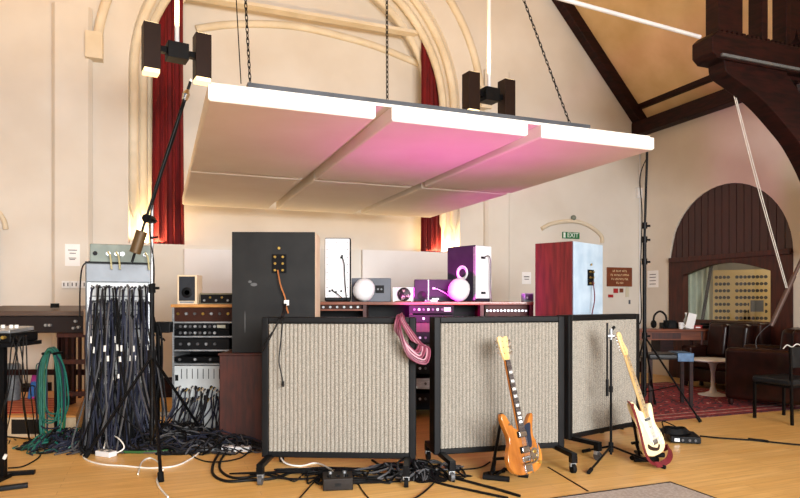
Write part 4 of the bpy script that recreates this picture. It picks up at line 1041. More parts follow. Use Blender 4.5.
# --- cream guitar
Mg2=gframe(G(656,4.98,.075),11,-14.5,40)@Matrix.Scale(1.06,4)
g=thing('electric_guitar','cream electric guitar with dark red strap leaning on a floor stand','guitar',M=Mg2)
body=cr2([(0,0),(.08,.004),(.138,.035),(.160,.09),(.148,.15),(.118,.20),(.112,.25),(.128,.30),(.142,.345),(.135,.375),(.105,.372),(.07,.335),(.035,.315),(-.035,.315),(-.06,.345),(-.085,.395),(-.118,.43),(-.145,.42),(-.150,.37),(-.132,.30),(-.112,.25),(-.118,.19),(-.145,.13),(-.158,.08),(-.135,.03),(-.07,.004)])
prism_xz(body,-.02,.02).build('body',cream,g,bev=.008,seg=3)
prism_xz(cr2([(-.02,.325),(-.075,.35),(-.09,.30),(-.07,.25),(-.05,.16),(-.03,.09),(.02,.10),(.06,.12),(.10,.09),(.13,.07),(.13,.11),(.10,.17),(.085,.24),(.10,.31),(.08,.33),(.04,.315)]),-.0225,-.0205).build('pickguard',mat('ivory_plastic',rgb(238,230,205),.3,scale=5),g)
for i,z in enumerate((.27,.20,.135)): MB().box((0,-.026,z),(.08,.01,.018),Matrix.Rotation(.2 if i==2 else 0,3,'Y')).build('pickup',greyrub if i==0 else whitepl,g,bev=.003)
b_=MB().box((0,-.025,.095),(.075,.012,.035)).build('bridge',chrome,g,bev=.002)
MB().tube(crom([(.03,-.03,.10),(.05,-.05,.11),(.075,-.055,.17)],6),.003,6).build('vibrato_arm',chrome,b_)
for x,z in((.075,.13),(.09,.10),(.105,.07)): MB().lathe([(.013,0),(.012,.012),(1e-3,.013)],(x,-.022,z),14,Matrix.Rotation(PI/2,3,'X')).build('knob',whitepl,g,smooth=True)
prism_xz(cr2([(-.10,.10),(-.06,.075),(-.02,.06),(.02,.05),(.05,.07),(.06,.055),(.02,.03),(-.05,.04),(-.11,.07)]),-.0235,-.0205).build('dark_trim',rosew,g)
neck_parts(g,.285,.775,maple,maple,-.034,.008)
hs=cr2([(-.021,.775),(-.026,.80),(-.030,.84),(-.030,.90),(-.026,.95),(-.005,.965),(.018,.955),(.026,.93),(.018,.89),(.036,.84),(.044,.815),(.034,.79),(.021,.775)],4)
h=prism_xz(hs,-.026,-.012).build('headstock',maple,g,bev=.002)
for k in range(6):
    z=.80+.026*k; MB().cyl((-.030,-.019,z),(-.048,-.019,z),.003,6).ell((-.052,-.019,z),(.007,.004,.009),8).cyl((-.012,-.026,z),(-.012,-.034,z),.003,6).build('tuning_peg',chrome,h)
strings(g,.095,.775,-.036,-.036)
# strap: ribbon from upper horn round to the bottom
def ribbon(pts,w,th,side):
    pts=crom(pts,8); mb=MB(); vs=[]; side=Vector(side).normalized()
    for i,p in enumerate(pts):
        t_=(pts[min(i+1,len(pts)-1)]-pts[max(i-1,0)]).normalized(); s_=(side-t_*side.dot(t_)).normalized(); n_=t_.cross(s_)
        for a,b in((-1,-1),(1,-1),(1,1),(-1,1)): vs.append(p+s_*a*w/2+n_*b*th/2)
    N=len(pts); fs=[(i*4+k,i*4+(k+1)%4,(i+1)*4+(k+1)%4,(i+1)*4+k) for i in range(N-1) for k in range(4)]+[(3,2,1,0),(4*N-4,4*N-3,4*N-2,4*N-1)]
    mb.add(vs,fs); return mb
ribbon([(-.12,-.0,.43),(-.16,-.03,.40),(-.175,-.04,.30),(-.18,-.035,.18),(-.185,-.03,.06),(-.17,-.035,-.01),(-.13,-.05,-.045)],.05,.004,(1,.25,0)).build('strap',strapred,g,smooth=True)
ribbon([(-.14,-.05,-.045),(-.09,-.07,-.055),(-.02,-.09,-.045),(.06,-.08,-.02),(.13,-.05,.0),(.17,-.02,.02),(.12,-.0,.02)],.045,.004,(0,.5,1)).build('strap',strapred,g,smooth=True)

def guitar_stand(p,rz,label,lean):
    t=thing('guitar_stand',label,'stand',p,rz)
    MB().cyl((-.14,-.06,.02),(-.0,.06,.02),.013,10).cyl((-.15,-.07,.02),(-.10,-.03,.02),.02,12).build('base_leg',blackm,t,smooth=True)
    MB().cyl((-.16,-.12,.02),(.03,-.16,.02),.02,12).build('foam_foot',rubber,t,smooth=True)
    MB().cyl((.10,-.02,.02),(.17,-.04,.02),.02,12).build('foam_foot',rubber,t,smooth=True)
    MB().cyl((-.08,-.13,.02),(.0,.12,.02),.011,10).cyl((.0,.12,.02),(.14,-.02,.02),.011,10).build('base_frame',blackm,t,smooth=True)
    MB().cyl((-.10,-.10,.03),(-.02,.15,.40),.012,10).build('upright',blackm,t,smooth=True)
    MB().cyl((-.02,.15,.40),(-.02,.16,.44),.016,10).build('top_collar',rubber,t,smooth=True)
    MB().tube(crom([(-.07,.0,.12),(-.08,-.06,.07),(-.08,-.12,.068),(-.08,-.13,.10)],5),.011,8).build('cradle_arm',rubber,t,smooth=True)
    MB().tube(crom([(.06,.05,.14),(.07,-.04,.07),(.07,-.12,.068),(.07,-.13,.10)],5),.011,8).build('cradle_arm',rubber,t,smooth=True)
    MB().bar((-.09,.03,.115),(.08,.03,.13),.02,.02).build('crossbar',blackm,t)
    return t
q=FL(506,478); guitar_stand((q.x,q.y+.06,0),math.radians(-8),'black tubular floor stand holding the amber guitar',13)
q=FL(650,460); guitar_stand((q.x-.02,q.y+.09,0),math.radians(12),'black tubular floor stand holding the cream guitar',12)

# ================================================================ MIC / LIGHT STANDS
def leg(mbp,a,b,r,parent,foot=True):
    l=MB().cyl(a,b,r,10).build('leg',blackm,parent,smooth=True)
    if foot:
        d=(Vector(b)-Vector(a)).normalized(); MB().cyl(Vector(b)-d*.06,Vector(b)+d*.012,r*1.7,10).build('rubber_foot',rubber,l,smooth=True)
    return l
# straight stand in front of right screen
c=FL(611,458); t=thing('microphone_stand','black microphone stand with folded boom before the rightmost screen','stand',c)
def rel(px,py,z=.015): return FL(px,py,z)-c
for f in(rel(589,472),rel(664,467),rel(584,451)): leg(None,(0,0,.10),f,.009,t)
MB().cyl((0,0,.05),(0,0,.13),.02,12).build('tripod_hub',rubber,t,smooth=True)
MB().cyl((0,0,.03),(0,0,1.02),.010,12).build('pole',blackm,t,smooth=True)
MB().cyl((0,0,.55),(0,0,.60),.016,12).build('height_clutch',rubber,t,smooth=True)
MB().cyl((-.03,0,1.02),(.03,0,1.02),.018,12).cyl((0,0,.99),(0,0,1.08),.016,10).build('boom_clamp',steel,t,smooth=True)
MB().cyl((-.035,-.01,1.13),(-.035,-.01,.62),.008,10).cyl((-.035,-.01,.66),(-.035,-.01,.52),.013,10).build('boom',blackm,t,smooth=True)
MB().cyl((-.0,0,1.06),(.03,0,1.10),.012,10).build('cable_clip',rubber,t)
# left big boom stand
c=Vector((-2.08,5.23,0)); t=thing('boom_microphone_stand','tall black boom microphone stand with brown counterweight at the left','stand',c)
hub=P(152,356,5.23)-c
feet=[FL(86,456,.015)-c,FL(161,480,.015)-c,FL(207,438,.015)-c]
for f in feet: leg(None,hub,f,.013,t)
for f in feet: MB().cyl((hub.x,hub.y,.13),hub+(f-hub)*.55,.006,8).build('brace',blackm,t,smooth=True)
zt=P(0,205,5.23).z
MB().cyl((hub.x,hub.y,.10),(hub.x,hub.y,1.45),.019,14).build('lower_pole',blackm,t,smooth=True)
MB().cyl((hub.x,hub.y,1.40),(hub.x,hub.y,zt),.013,14).build('upper_pole',steel,t,smooth=True)
MB().cyl((hub.x,hub.y,hub.z-.03),(hub.x,hub.y,hub.z+.05),.035,14).build('tripod_hub',rubber,t,smooth=True)
MB().cyl((hub.x,hub.y,1.38),(hub.x,hub.y,1.46),.028,14).cyl((hub.x,hub.y,1.42),(hub.x+.06,hub.y,1.42),.012,8).build('height_clutch',rubber,t,smooth=True)
bl=P(132,262,5.15)-c; bt=P(184.5,100,5.15)-c; bd=(bt-bl).normalized()
at=lambda k: bl+(bt-bl)*k
MB().cyl(bl,at(.5),.011,12).cyl(at(.45),bt,.015,12).build('boom',blackm,t,smooth=True)
MB().cyl(at(.055),at(.19),.045,18).build('counterweight',mat('olive_brown_metal',rgb(88,66,36),.5,.2,scale=9),t,bev=.005)
pj=P(149,219,5.19)-c
MB().cyl(pj+Vector((0,-.06,0)),pj+Vector((0,.06,0)),.035,16).cyl(pj,pj+Vector((.06,0,-.02)),.014,8).build('boom_clamp',blackm,t,smooth=True)
MB().cyl(P(150,238,5.2)-c,P(158,237,5.2)-c,.009,8).build('wing_bolt',rubber,t)
mi=MB().cyl(bt,bt+bd*.05,.022,14,.032).cyl(bt+bd*.05,bt+bd*.09,.032,14,.012).build('microphone_collar',chrome,t,smooth=True)
MB().cyl(bt+bd*.085,bt+bd*.16,.012,12).build('microphone',black,t,smooth=True); MB().ell(bt+bd*.17,(.014,.014,.018),12).build('microphone_tip',whiterub,t,smooth=True)
pts=crom([bt+Vector((.0,-.02,-.02)),at(.8)+Vector((.02,-.02,-.02)),at(.55)+Vector((.02,-.03,-.02)),pj+Vector((.03,-.06,-.03)),(hub.x+.03,hub.y-.03,1.6),(hub.x+.02,hub.y-.03,1.2),(hub.x+.04,hub.y-.03,.7)],6)
MB().tube(pts,.005,6).build('microphone_lead',rubber,t,smooth=True)
# tall light stand right
c=Vector(G(644.5,7.2)); t=thing('lighting_stand','very tall thin black tripod stand beside the plaque','stand',c)
hz=P(0,336,7.2).z
for f in(FL(700,421,.015)-c,FL(622,428,.015)-c,FL(655,404,.015)-c): leg(None,(0,0,hz),f,.011,t)
for f in(FL(700,421,.015)-c,FL(622,428,.015)-c,FL(655,404,.015)-c): MB().cyl((0,0,.25),Vector((0,0,hz))+(f-Vector((0,0,hz)))*.6,.007,8).build('brace',blackm,t)
z1=P(0,240,7.2).z; z2=P(0,226,7.2).z; z3=P(0,152,7.2).z
MB().cyl((0,0,.2),(0,0,z1),.022,14).build('lower_pole',blackm,t,smooth=True)
MB().cyl((0,0,z1),(.03,0,z3),.014,14).build('upper_pole',blackm,t,smooth=True)
for z in(z1,z2,P(0,262,7.2).z,hz): MB().cyl((.0,0,z-.03),(.0,0,z+.04),.032,12).cyl((0,0,z),(.06,-.02,z),.013,8).build('clutch',blackm,t,smooth=True)
MB().tube(crom([(.03,-.02,z3-.05),(-.06,-.02,z3-.3),(-.04,-.03,2.3),(-.06,-.03,1.6),(-.05,-.03,1.1),(-.12,.02,1.0)],6),.006,6).build('stand_lead',rubber,t,smooth=True)

# ================================================================ RIGHT LOUNGE
rg=thing('oriental_rug','red patterned oriental rug under the white pedestal table','rug',(2.6,6.64,0),TH)
rw,rl=2.75,2.45
o=MB().box2((-rw/2,-rl/2,0.001),(rw/2,rl/2,.010)).build('pile',rug_mat('oriental_rug_pile',rw,rl,rgb(150,34,40),rgb(52,26,44),rgb(216,176,160)),rg); o.location=(rw/2,rl/2,0)
# desk at the wall
q=G(646,9.55); dz=.87
t=thing('side_desk','brown wooden desk with turned front by the control room window','desk',(q.x,q.y,0),0)
LW=1.0
MB().box2((-.35,0,dz-.035),(LW,.46,dz)).build('desktop',redwoodh,t,bev=.008); MB().box2((-.32,.03,dz-.17),(LW-.04,.44,dz-.035)).build('apron',redwoodh,t)
for x in(-.28,LW-.12):
    for y in(.06,.40): MB().lathe([(.035,0),(.025,.08),(.035,.3),(.028,.6),(.04,dz-.035)],(x,y,0),12).build('leg',redwood,t,smooth=True)
MB().box2((.1,.02,dz-.15),(.55,.03,dz-.06)).build('drawer',redwood,t,bev=.004)
MB().box2((.25,.06,.40),(.45,.42,dz-.17)).build('cabinet',darkwood,t)
def deskthing(px,label,cat,name,build,d=9.75):
    q=G(px,d,dz+.001); t=thing(name,label,cat,q,0); build(t); return t
deskthing(660,'black headphones heap on the wooden side desk, leftmost item','headphones','headphones',lambda t:(MB().tube(crom([(-.1,0,.05),(-.09,0,.2),(0,0,.27),(.09,0,.2),(.1,0,.05)],6),.016,8).build('headband',black,t,smooth=True),MB().ell((-.1,0,.07),(.045,.05,.065)).build('ear_cup',rubber,t,smooth=True),MB().ell((.1,0,.07),(.045,.05,.065)).build('ear_cup',rubber,t,smooth=True)))
deskthing(671,'low black box with dark knobs on the wooden side desk','audio equipment','small_mixer',lambda t:(MB().box2((-.12,0,0),(.12,.16,.09)).build('case',black,t,bev=.006),MB().box2((-.1,.02,.09),(.1,.05,.13)).build('meter_bridge',blackm,t)))
def cup(t): MB().lathe([(.03,0),(.036,.02),(.04,.1),(.036,.1),(.03,.012)],(0,0,0),18).build('bowl',whitepl,t,smooth=True); MB().tube([(.038+.028*math.sin(PI*i/8),0,.075-.05*i/8+.0) for i in range(9)],.006,6).build('handle',whitepl,t,smooth=True)
deskthing(681,'white mug on the wooden side desk left of the leaning card','mug','mug',cup,9.66)
def bottle(t): MB().lathe([(.035,0),(.036,.13),(.014,.18),(.013,.23)],(0,0,0),16).build('glass_body',mat('clear_grey_glass',rgb(170,180,180),.1,scale=5),t,smooth=True); MB().lathe([(.016,.23),(.016,.25)],(0,0,0),12).build('cap',whitepl,t)
deskthing(686,'pale bottle on the wooden side desk behind the mug','bottle','bottle',bottle,9.85)
deskthing(691,'white card leaning on the wooden side desk','card','white_card',lambda t:MB().box((0,0,.12),(.13,.01,.24),Matrix.Rotation(.25,3,'Y')).build('card',paper,t))
deskthing(699,'small red box on the right of the wooden side desk','box','small_box',lambda t:(MB().box2((-.06,0,0),(.06,.1,.05)).build('carton',reds,t,bev=.004),MB().box2((-.05,-.003,.01),(.02,0,.03)).build('paper_label',paper,t)),9.7)
deskthing(707,'black telephone like box at the right end of the side desk','audio equipment','small_device',lambda t:(MB().box2((-.09,0,0),(.09,.13,.05)).build('case',black,t,bev=.01),MB().bar((-.08,.06,.07),(.08,.06,.07),.04,.03).build('handset',black,t)),9.7)
# sofa builder: origin at front-left foot corner; width +x, depth +y, front -y
def sofa(loc,rz,w,d,label,seats,hb=.98,ha=.68,group=None,name='leather_sofa',legz=.012):
    t=thing(name,label,'sofa',(loc[0],loc[1],legz),rz,group)
    aw=.2
    MB().box2((aw,.05,.10),(w-aw,d-.1,.30)).build('base',leather,t,bev=.03,seg=3)
    for x in(0,w-aw):
        MB().box2((x,.0,.07),(x+aw,d-.02,ha)).build('armrest',leather,t,bev=.05,seg=4)
    MB().box2((aw*.5,d-.24,.1),(w-aw*.5,d,hb-.04)).build('back_frame',leather,t,bev=.05,seg=4)
    sw=(w-2*aw)/seats
    for k in range(seats):
        x=aw+sw*k
        MB().box2((x+.01,.0,.29),(x+sw-.01,d-.22,.46)).build('seat_cushion',leather,t,bev=.05,seg=4)
        MB().box((x+sw/2,d-.30,.70),(sw-.02,.20,.52),Matrix.Rotation(-.12,3,'X')).build('back_cushion',leather,t,bev=.07,seg=4)
    for x in(.06,w-.06):
        for y in(.06,d-.08): MB().lathe([(.022,0),(.035,.04),(.03,.08)],(x,y,0),12).build('foot',darkwood,t,smooth=True)
    return t
# sofa A along right wall: front faces +t direction (-U); width runs along -Wd
o_=R(.76,1.68); sofa((o_.x,o_.y),TH-PI/2,1.1,.70,'brown leather sofa against the wall under the control room window',2,hb=1.02,ha=.62)
# sofa B: left of its arm faces the camera
fd=Vector((-.74,.67,0)); wd_=Vector((-.67,-.74,0))
pB=Vector((4.07,7.78,0)); 
# front direction is local -y = fd ; local x = rotate
rzB=math.atan2(fd.y,fd.x)+PI/2
lxB=Vector((math.cos(rzB),math.sin(rzB),0)); 
# camera-side arm is at the origin end if lxB points away from the camera
sofa((pB.x,pB.y),rzB,1.05,.95,'brown leather sofa nearest the camera at the right edge, arm side on',1,hb=1.0,ha=.71) if lxB.y>0 else sofa(tuple((pB-lxB*1.05)[:2]),rzB,1.05,.95,'brown leather sofa nearest the camera at the right edge, arm side on',1,hb=1.0,ha=.71)
# tulip table
q=G(713,8.55); t=thing('pedestal_table','white round pedestal table standing on the red rug','table',(q.x,q.y,.012),0)
MB().lathe([(.02,.0),(.19,.0),(.19,.006),(.12,.02),(.05,.05),(.028,.12),(.026,.3),(.05,.42),(.09,.465),(.02,.465)],(0,0,0),32).build('pedestal',whitepl,t,smooth=True)
MB().lathe([(.24,.463),(.31,.478),(.315,.487),(.31,.492),(.01,.492)],(0,0,0),40).build('tabletop',whitepl,t,smooth=True)
# stool with blue cloth
q=G(649,7.62); t=thing('upholstered_stool','black stool with a blue cloth on its seat behind the cream guitar','stool',(q.x,q.y,.012),math.radians(-6))
w_=.53; d_=.38; sh=.645
MB().box2((0,0,sh-.07),(w_,d_,sh)).build('seat',blackleather,t,bev=.02,seg=3)
for x in(.025,w_-.025):
    for y in(.03,d_-.03): MB().box2((x-.02,y-.02,0),(x+.02,y+.02,sh-.07)).build('leg',darkwood,t)
q=Vector(q)+Vector((.33,-.045,sh+.013)); mb=MB().box2((0,-.012,0),(.19,.34,.014)); mb.box2((0,-.014,-.09),(.19,-.006,.008)); o=mb.build('folded_cloth',bluevinyl,bev=.004); o.location=q; o.rotation_euler=(0,0,math.radians(-6)); tag(o,'blue cloth folded over the right end of the black stool','cloth')
# black chair right front
A0=Vector((3.95,6.93,0)); t=thing('side_chair','black padded chair with thin legs at the right edge of the photo','chair',(A0.x,A0.y,0),TH+PI)
# local: x -> -U ; y -> -Wd.  chair extends +U => negative x; from A toward camera => +y
W_=.5; D_=.46
MB().box2((-W_,-.02,.41),(0.0,D_-.02,.475)).build('seat',blackleather,t,bev=.02,seg=3)
MB().box2((-W_+.02,.0,.385),(-.02,D_-.04,.41)).build('seat_frame',blackm,t)
for x in(-.02,-W_+.02):
    MB().box2((x-.013,-.013,0),(x+.013,.013,.41)).build('leg',blackm,t)
    MB().bar((x,D_-.02,0),(x,D_-.04,.82),.028,.022).build('leg',blackm,t)
MB().box2((-W_+.0,D_-.06,.58),(-.0,D_-.02,.84)).build('backrest',blackleather,t,bev=.015,seg=3) if False else MB().box2((-W_+.03,D_-.055,.60),(-.03,D_-.025,.82)).build('backrest',blackleather,t,bev=.012,seg=3)
# leaning pole and rope
a=P(771,326,7.9); b=P(794,276,7.9); mb=MB(); mb.cyl(a,b,.03,12); mb.cyl(b,b+(b-a)*.5,.022,12); 
o=one(mb,'leaning_pole',mat('dull_brown_metal',rgb(96,74,66),.5,.3,scale=8),'brown boom pole leaning up from the sofa at the right edge','pole',base=a,smooth=True)
for k in(0,1):
    a_=P(732+1.5*k,88,7.15); m_=P(757+2*k,185,7.5); b_=P(786+1.5*k,288,7.85)
    one(MB().tube(crom([a_,m_,b_],8),.0055,6),'hanging_rope',whiterub,'thin white rope hanging from the hammer beam down to the leaning pole','rope',group='pair of white ropes below the hammer beam',smooth=True)
one(MB().tube(crom([P(772,323,7.8),P(763,330,7.8),P(756,340,7.75),P(758,355,7.7),P(762,362,7.6)][:4],6),.0045,6),'looped_lead',greyrub,'grey looped lead hanging over the near sofa arm','cable',smooth=True)
o=MB().tube(crom([P(783,349,7.0),P(787,345,7.0),P(792,347,7.0),P(797,344,7.0),P(803,347,7.0)],5),.006,6); one(o,'earphones',whiterub,'small white crumpled lead lying on the near sofa arm','cable',smooth=True)

# grey rug lower right
q=Vector((1.95,4.47,0)); t=thing('grey_rug','flat grey rug corner at the bottom right of the floor','rug',(q.x,q.y,0),TH)
MB().box2((-2.6,-2.2,.001),(0,0,.010)).build('pile',mat('grey_felt',rgb(176,166,156),1,col2=rgb(150,140,130),scale=60,bump=.2),t)
MB().box2((-2.6,-.012,.0095),(0,0,.0125)).box2((-.012,-2.2,.0095),(0,-.012,.0125)).build('edge_binding',blackm,t)

# ================================================================ LEFT: KEYBOARDS
kz=P(0,333,6.3).z
t=thing('stage_piano','long dark stage piano on a slatted wooden stand at the left','keyboard',P0(-26,6.3,kz),math.radians(0))
KW=(90+26)*6.3/F
c_=MB().box2((0,.0,0),(KW-.06,.42,.17)).build('case',mat('dark_umber_paint',rgb(40,34,34),.4,scale=6),t,bev=.01)
MB().box((KW/2-.03,.22,.225),(KW-.05,.50,.05),Matrix.Rotation(.10,3,'X')).build('lid',mat('grey_brown_board',rgb(92,78,70),.5,col2=rgb(76,62,56),scale=5,stretch=(.5,4,4)),t,bev=.006)
MB().box2((KW-.06,-.02,-.02),(KW,.46,.24)).build('end_cheek',mat('beige_wood',rgb(176,150,128),.6,scale=6),t,bev=.008)
for x,z in((.74,.08),(.78,.08),(1.04,.12),(1.07,.06),(1.02,.05)): MB().cyl((x,0,z),(x,-.03,z),.014,10).build('knob',steel,c_)
MB().box2((.05,-.012,.02),(.60,0,.06)).build('key_row',blackm,c_)
MB().box2((.72,.1,.255),(.78,.16,.30)).build('clip',black,t)
t=thing('slatted_stand','dark brown slatted wooden stand under the right end of the stage piano','stand',P0(57,6.38,.211),0)
for k in range(5): MB().box2((.02+.065*k,0,.10),(.045+.065*k,.03,kz-.23)).build('slat',darkwood,t)
for z in(.12,.45,kz-.26): MB().box2((0,-.01,z),(.36,.04,z+.045)).build('rail',redwood,t)
for x in(0,.32): MB().box2((x,0,0),(x+.04,.3,kz-.211)).build('post',darkwood,t)
t=thing('stand_trestle','dark trestle leg holding up the left end of the stage piano','stand',P0(-20,6.38,.211),0)
MB().box2((0,.0,0),(.05,.35,kz-.211)).build('post',darkwood,t); MB().box2((0,.3,.3),(1.4,.33,.36)).build('rail',darkwood,t)
# grey bin
o=MB().lathe([(.075,0),(.08,.30),(.08,.38),(.06,.40),(.01,.40)],(0,0,0),20); one(o,'grey_canister',greymetal,'grey cylindrical canister on the low platform behind the left keyboard stand','container',smooth=True).location=P0(13,6.85,.220)
# bag
t=thing('tote_bag','small bag with magenta and blue pattern beside the teal cables','bag',P0(37,6.55,.42),0)
t.location=P0(36,6.9,.220)
MB().prism([(-.09,0),(.07,0),(.08,.28),(.03,.33),(-.03,.30)],lambda x,z,h:(x,h,z),-.03,.06).build('bag_body',pink,t,bev=.02,seg=3)
MB().tube(crom([(-.01,.015,.29),(.0,.015,.38),(.04,.015,.38),(.06,.015,.28)],6),.006,6).build('handle',teal,t)
# low platform with a striped rug on it
PH=.21
t=thing('low_platform','low wooden platform along the left wall under the striped rug','platform',(-3.12,5.97,0),0)
fnP=lambda x,y,h:(x,y,h)
MB().prism([(0,0),(-.78,1.74),(-2.2,1.2),(-2.2,0)],fnP,0,PH-.02).build('riser',mat('beige_boards',rgb(206,184,152),.6,col2=rgb(188,164,130),scale=5),t)
MB().prism([(.01,-.015),(-.78,1.75),(-2.2,1.2),(-2.2,-.015)],fnP,PH-.02,PH).build('deck',oak,t,bev=.003)
MB().box2((-.62,-.004,.03),(-.30,.0,PH-.04)).build('opening',holes,t)
def stripe_mat():
    m=bpy.data.materials.new('red_striped_weave'); m.use_nodes=True; nt=m.node_tree; b=nt.nodes['Principled BSDF']
    tc=nt.nodes.new('ShaderNodeTexCoord'); w=nt.nodes.new('ShaderNodeTexWave'); w.bands_direction='Y'; w.inputs['Scale'].default_value=2.6; w.inputs['Distortion'].default_value=.6
    nt.links.new(tc.outputs['Object'],w.inputs['Vector']); cr=nt.nodes.new('ShaderNodeValToRGB'); e=cr.color_ramp
    e.elements[0].color=rgb(120,24,18); e.elements[1].color=rgb(214,160,110); x=e.elements.new(.5); x.color=rgb(186,62,36); x=e.elements.new(.75); x.color=rgb(190,84,50)
    nt.links.new(w.outputs['Fac'],cr.inputs['Fac']); nt.links.new(cr.outputs[0],b.inputs['Base Color']); b.inputs['Roughness'].default_value=1
    return m
t=thing('striped_rug','red striped rug on the low platform below the stage piano','rug',(-3.12,5.97,PH),0)
MB().prism([(-.30,.10),(-.66,1.0),(-2.1,1.0),(-2.1,.10)],fnP,.0005,.008).build('pile',stripe_mat(),t)
# teal cable hank on a hook stand
hx,hy,_=P0(52,5.70,0)
t=thing('cable_hanger','thin black stand with hook holding the teal cable hank','stand',(hx,hy,0),0)
MB().cyl((0,.06,0),(0,.06,.84),.014,10).build('post',blackm,t); MB().box2((-.15,0,0),(.15,.15,.02)).build('base',blackm,t); MB().cyl((-.05,-.06,.83),(-.05,.07,.83),.014,8).cyl((.05,-.06,.83),(.05,.07,.83),.014,8).bar((-.07,.06,.83),(.07,.06,.83),.02,.02).build('hook',blackm,t)
random.seed(21)
for k in range(14):
    w=.06+.07*random.random(); zb=.06+.30*random.random(); yo=-.05+.007*k; xo=random.uniform(-.015,.015)
    pts=crom([(hx-w+xo,hy+yo,zb),(hx-w*1.05+xo,hy+yo,.45),(hx-w*.9,hy+yo,.70),(hx-.03,hy+yo,.845+.006*(k%4)),(hx+.03,hy+yo,.845+.006*(k%4)),(hx+w*.9,hy+yo,.70),(hx+w*1.1+xo,hy+yo,.45),(hx+w+xo,hy+yo,zb+.02),(hx+.5*w,hy+yo,zb-.06),(hx-.5*w,hy+yo,zb-.06),(hx-w+xo,hy+yo,zb)],5)
    one(MB().tube(pts,.0075,6,caps=False),'hung_cable',(teal,teal,bluegrey,teal,greenrub)[k%5],'teal or dark cable loop hung on the thin stand at the left','cable',group='teal cable hank on the thin stand',smooth=True)
# near left keyboard stand
c=Vector(P0(3,4.55,0)); t=thing('keyboard_stand','black metal stand with floor bars cut by the left edge of the photo','stand',c,0)
zt=P(0,342,4.55).z
MB().box2((-.02,-.02,.02),(.02,.02,zt)).build('post',blackm,t)
a=FL(-10,475,.015)-c; b=FL(35,472,.015)-c; MB().bar(a,b,.045,.03).build('floor_bar',blackm,t,bev=.004)
a2=FL(-10,490,.015)-c; b2=FL(28,485,.015)-c; MB().bar(a2,b2,.045,.03).build('floor_bar',blackm,t,bev=.004)
MB().bar((0,a.y,.015),(0,b2.y-.02,.015),.04,.03).build('cross_bar',blackm,t)
MB().box2((-.4,-.12,zt-.03),(.14,.25,zt)).build('top_plate',blackm,t)
MB().cyl((.02,-.02,.16),(.035,-.02,.19),.012,10).build('height_knob',whiterub,t)
c2=Vector((c.x,c.y,zt+.001)); t=thing('synth_module','silver and black sound module on the left edge stand','audio equipment',c2,0)
MB().box((-.12,.05,.035),(.50,.34,.07)).build('case',blackm,t,bev=.006); fp=MB().box((-.12,.05,.085),(.46,.30,.03),Matrix.Rotation(.06,3,'X')).build('control_panel',steel,t,bev=.004)
for x,z in((-.05,.03),(.0,.035),(.05,.03),(.09,.04),(.02,.05)): MB().cyl((x,-.12,z),(x,-.15,z),.012,10).build('jack_plug',(steel,reds,whiterub,steel,gold)[int(x*100)%5],t)
for x in(.0,.06,.10): MB().cyl((x,.0,.10),(x,.0,.125),.014,10).build('knob',whiterub,fp)
random.seed(31)
for k,(xa,xb,xc,pyb) in enumerate(((14,8,2,440),(20,14,10,432),(24,22,23,400),(26,27,24,398),(16,26,30,384),(10,22,34,386),(22,10,4,456))):
    d=4.45
    pts=crom([P(xa,336,d),P((xa+xb)/2,350,d-.03),P(xb,385,d),P(xc,415 if pyb>410 else pyb,d+.2*(pyb<410)),FL(xc+random.uniform(-4,6),max(pyb,434),.01) if pyb>410 else P(xc+1,pyb+12,d+.5),FL(xc+6,440,.01)],6)
    one(MB().tube(pts,.0045,6),'module_lead',black,'thin black lead drooping from the sound module at the left edge','cable',group='thin leads under the sound module',smooth=True)

# ================================================================ LIGHTS
def area(name,loc,target,size,energy,color=(1,1,1),sy=None,spread=None):
    l=bpy.data.lights.new(name,'AREA'); l.energy=energy; l.color=color; l.size=size
    if sy: l.shape='RECTANGLE'; l.size_y=sy
    if spread: l.spread=spread
    o=bpy.data.objects.new(name,l); COL.objects.link(o); o.location=loc
    d=(Vector(target)-Vector(loc)); o.rotation_euler=d.to_track_quat('-Z','Y').to_euler(); return o
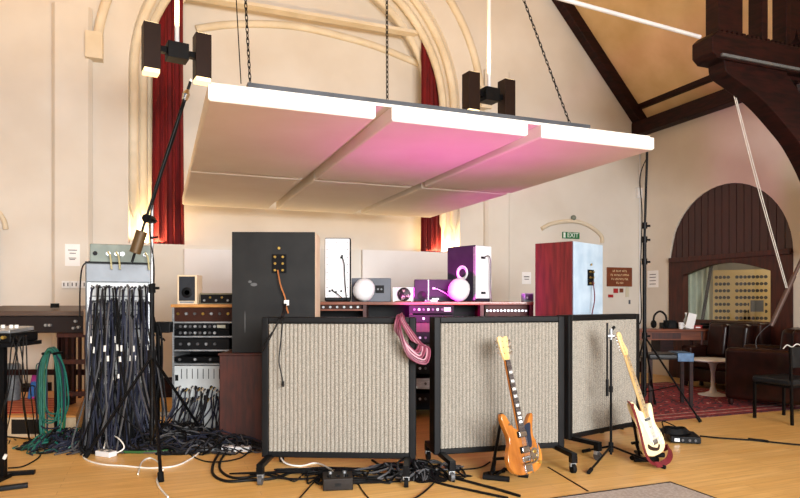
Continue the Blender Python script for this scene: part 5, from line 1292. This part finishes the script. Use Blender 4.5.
# daylight through the tall windows behind the photographer
area('window_daylight',R(6.5,13.5,2.3),R(6.0,0,.4),5.5,400,(.98,.99,1),2.2,spread=math.radians(85))
area('side_window_daylight',(3.2,-2.6,3.7),(.6,5.2,.8),1.3,230,(1,.99,.97))
# warm strips on the recess sill
WARM=(1,.70,.34)
area('sill_lamp',R(8.35,-.30,SILL+.05),R(8.45,-.35,5),.45,34,WARM,.3)
area('sill_lamp',R(3.86,-.30,SILL+.05),R(3.8,-.35,5),.45,34,WARM,.3)
area('sill_lamp',R(6.1,-.50,SILL+.05),R(6.1,1.2,3.6),3.8,16,WARM,.08)
# magenta lamp behind the middle screen
def spot(name,loc,target,energy,color,ang,blend=.8,size=.08):
    l=bpy.data.lights.new(name,'SPOT'); l.energy=energy; l.color=color; l.spot_size=math.radians(ang); l.spot_blend=blend; l.shadow_soft_size=size
    o=bpy.data.objects.new(name,l); COL.objects.link(o); o.location=loc; o.rotation_euler=(Vector(target)-Vector(loc)).to_track_quat('-Z','Y').to_euler(); return o
MAG=(1,.02,.72)
spot('magenta_lamp',(-.05,6.3,1.15),(.66,7.1,1.36),190,MAG,86,1.0)
spot('magenta_lamp',(.45,5.3,1.0),(.5,5.05,2.6),70,MAG,118,1.0)
# control room lamp
area('control_room_lamp',R(-1.4,2.2,2.6),R(-1.6,2.2,0),1.0,24,(1,.84,.58))
w=bpy.data.worlds.new('World'); SC.world=w; w.use_nodes=True
bg=w.node_tree.nodes['Background']; bg.inputs[0].default_value=(.94,.97,1,1); bg.inputs[1].default_value=.45

# ================================================================ CAMERA
cam=bpy.data.cameras.new('camera'); co=bpy.data.objects.new('camera',cam); COL.objects.link(co); SC.camera=co
co.location=(0,0,CAMZ); co.rotation_euler=(PI/2,0,0)
cam.sensor_width=36; cam.lens=36*F/800; cam.shift_y=(HY-249)/800; cam.clip_end=100
SC.view_settings.view_transform='Standard'; SC.view_settings.look='None'; SC.view_settings.exposure=0.0; SC.view_settings.gamma=1
SC.view_settings.use_curve_mapping=False
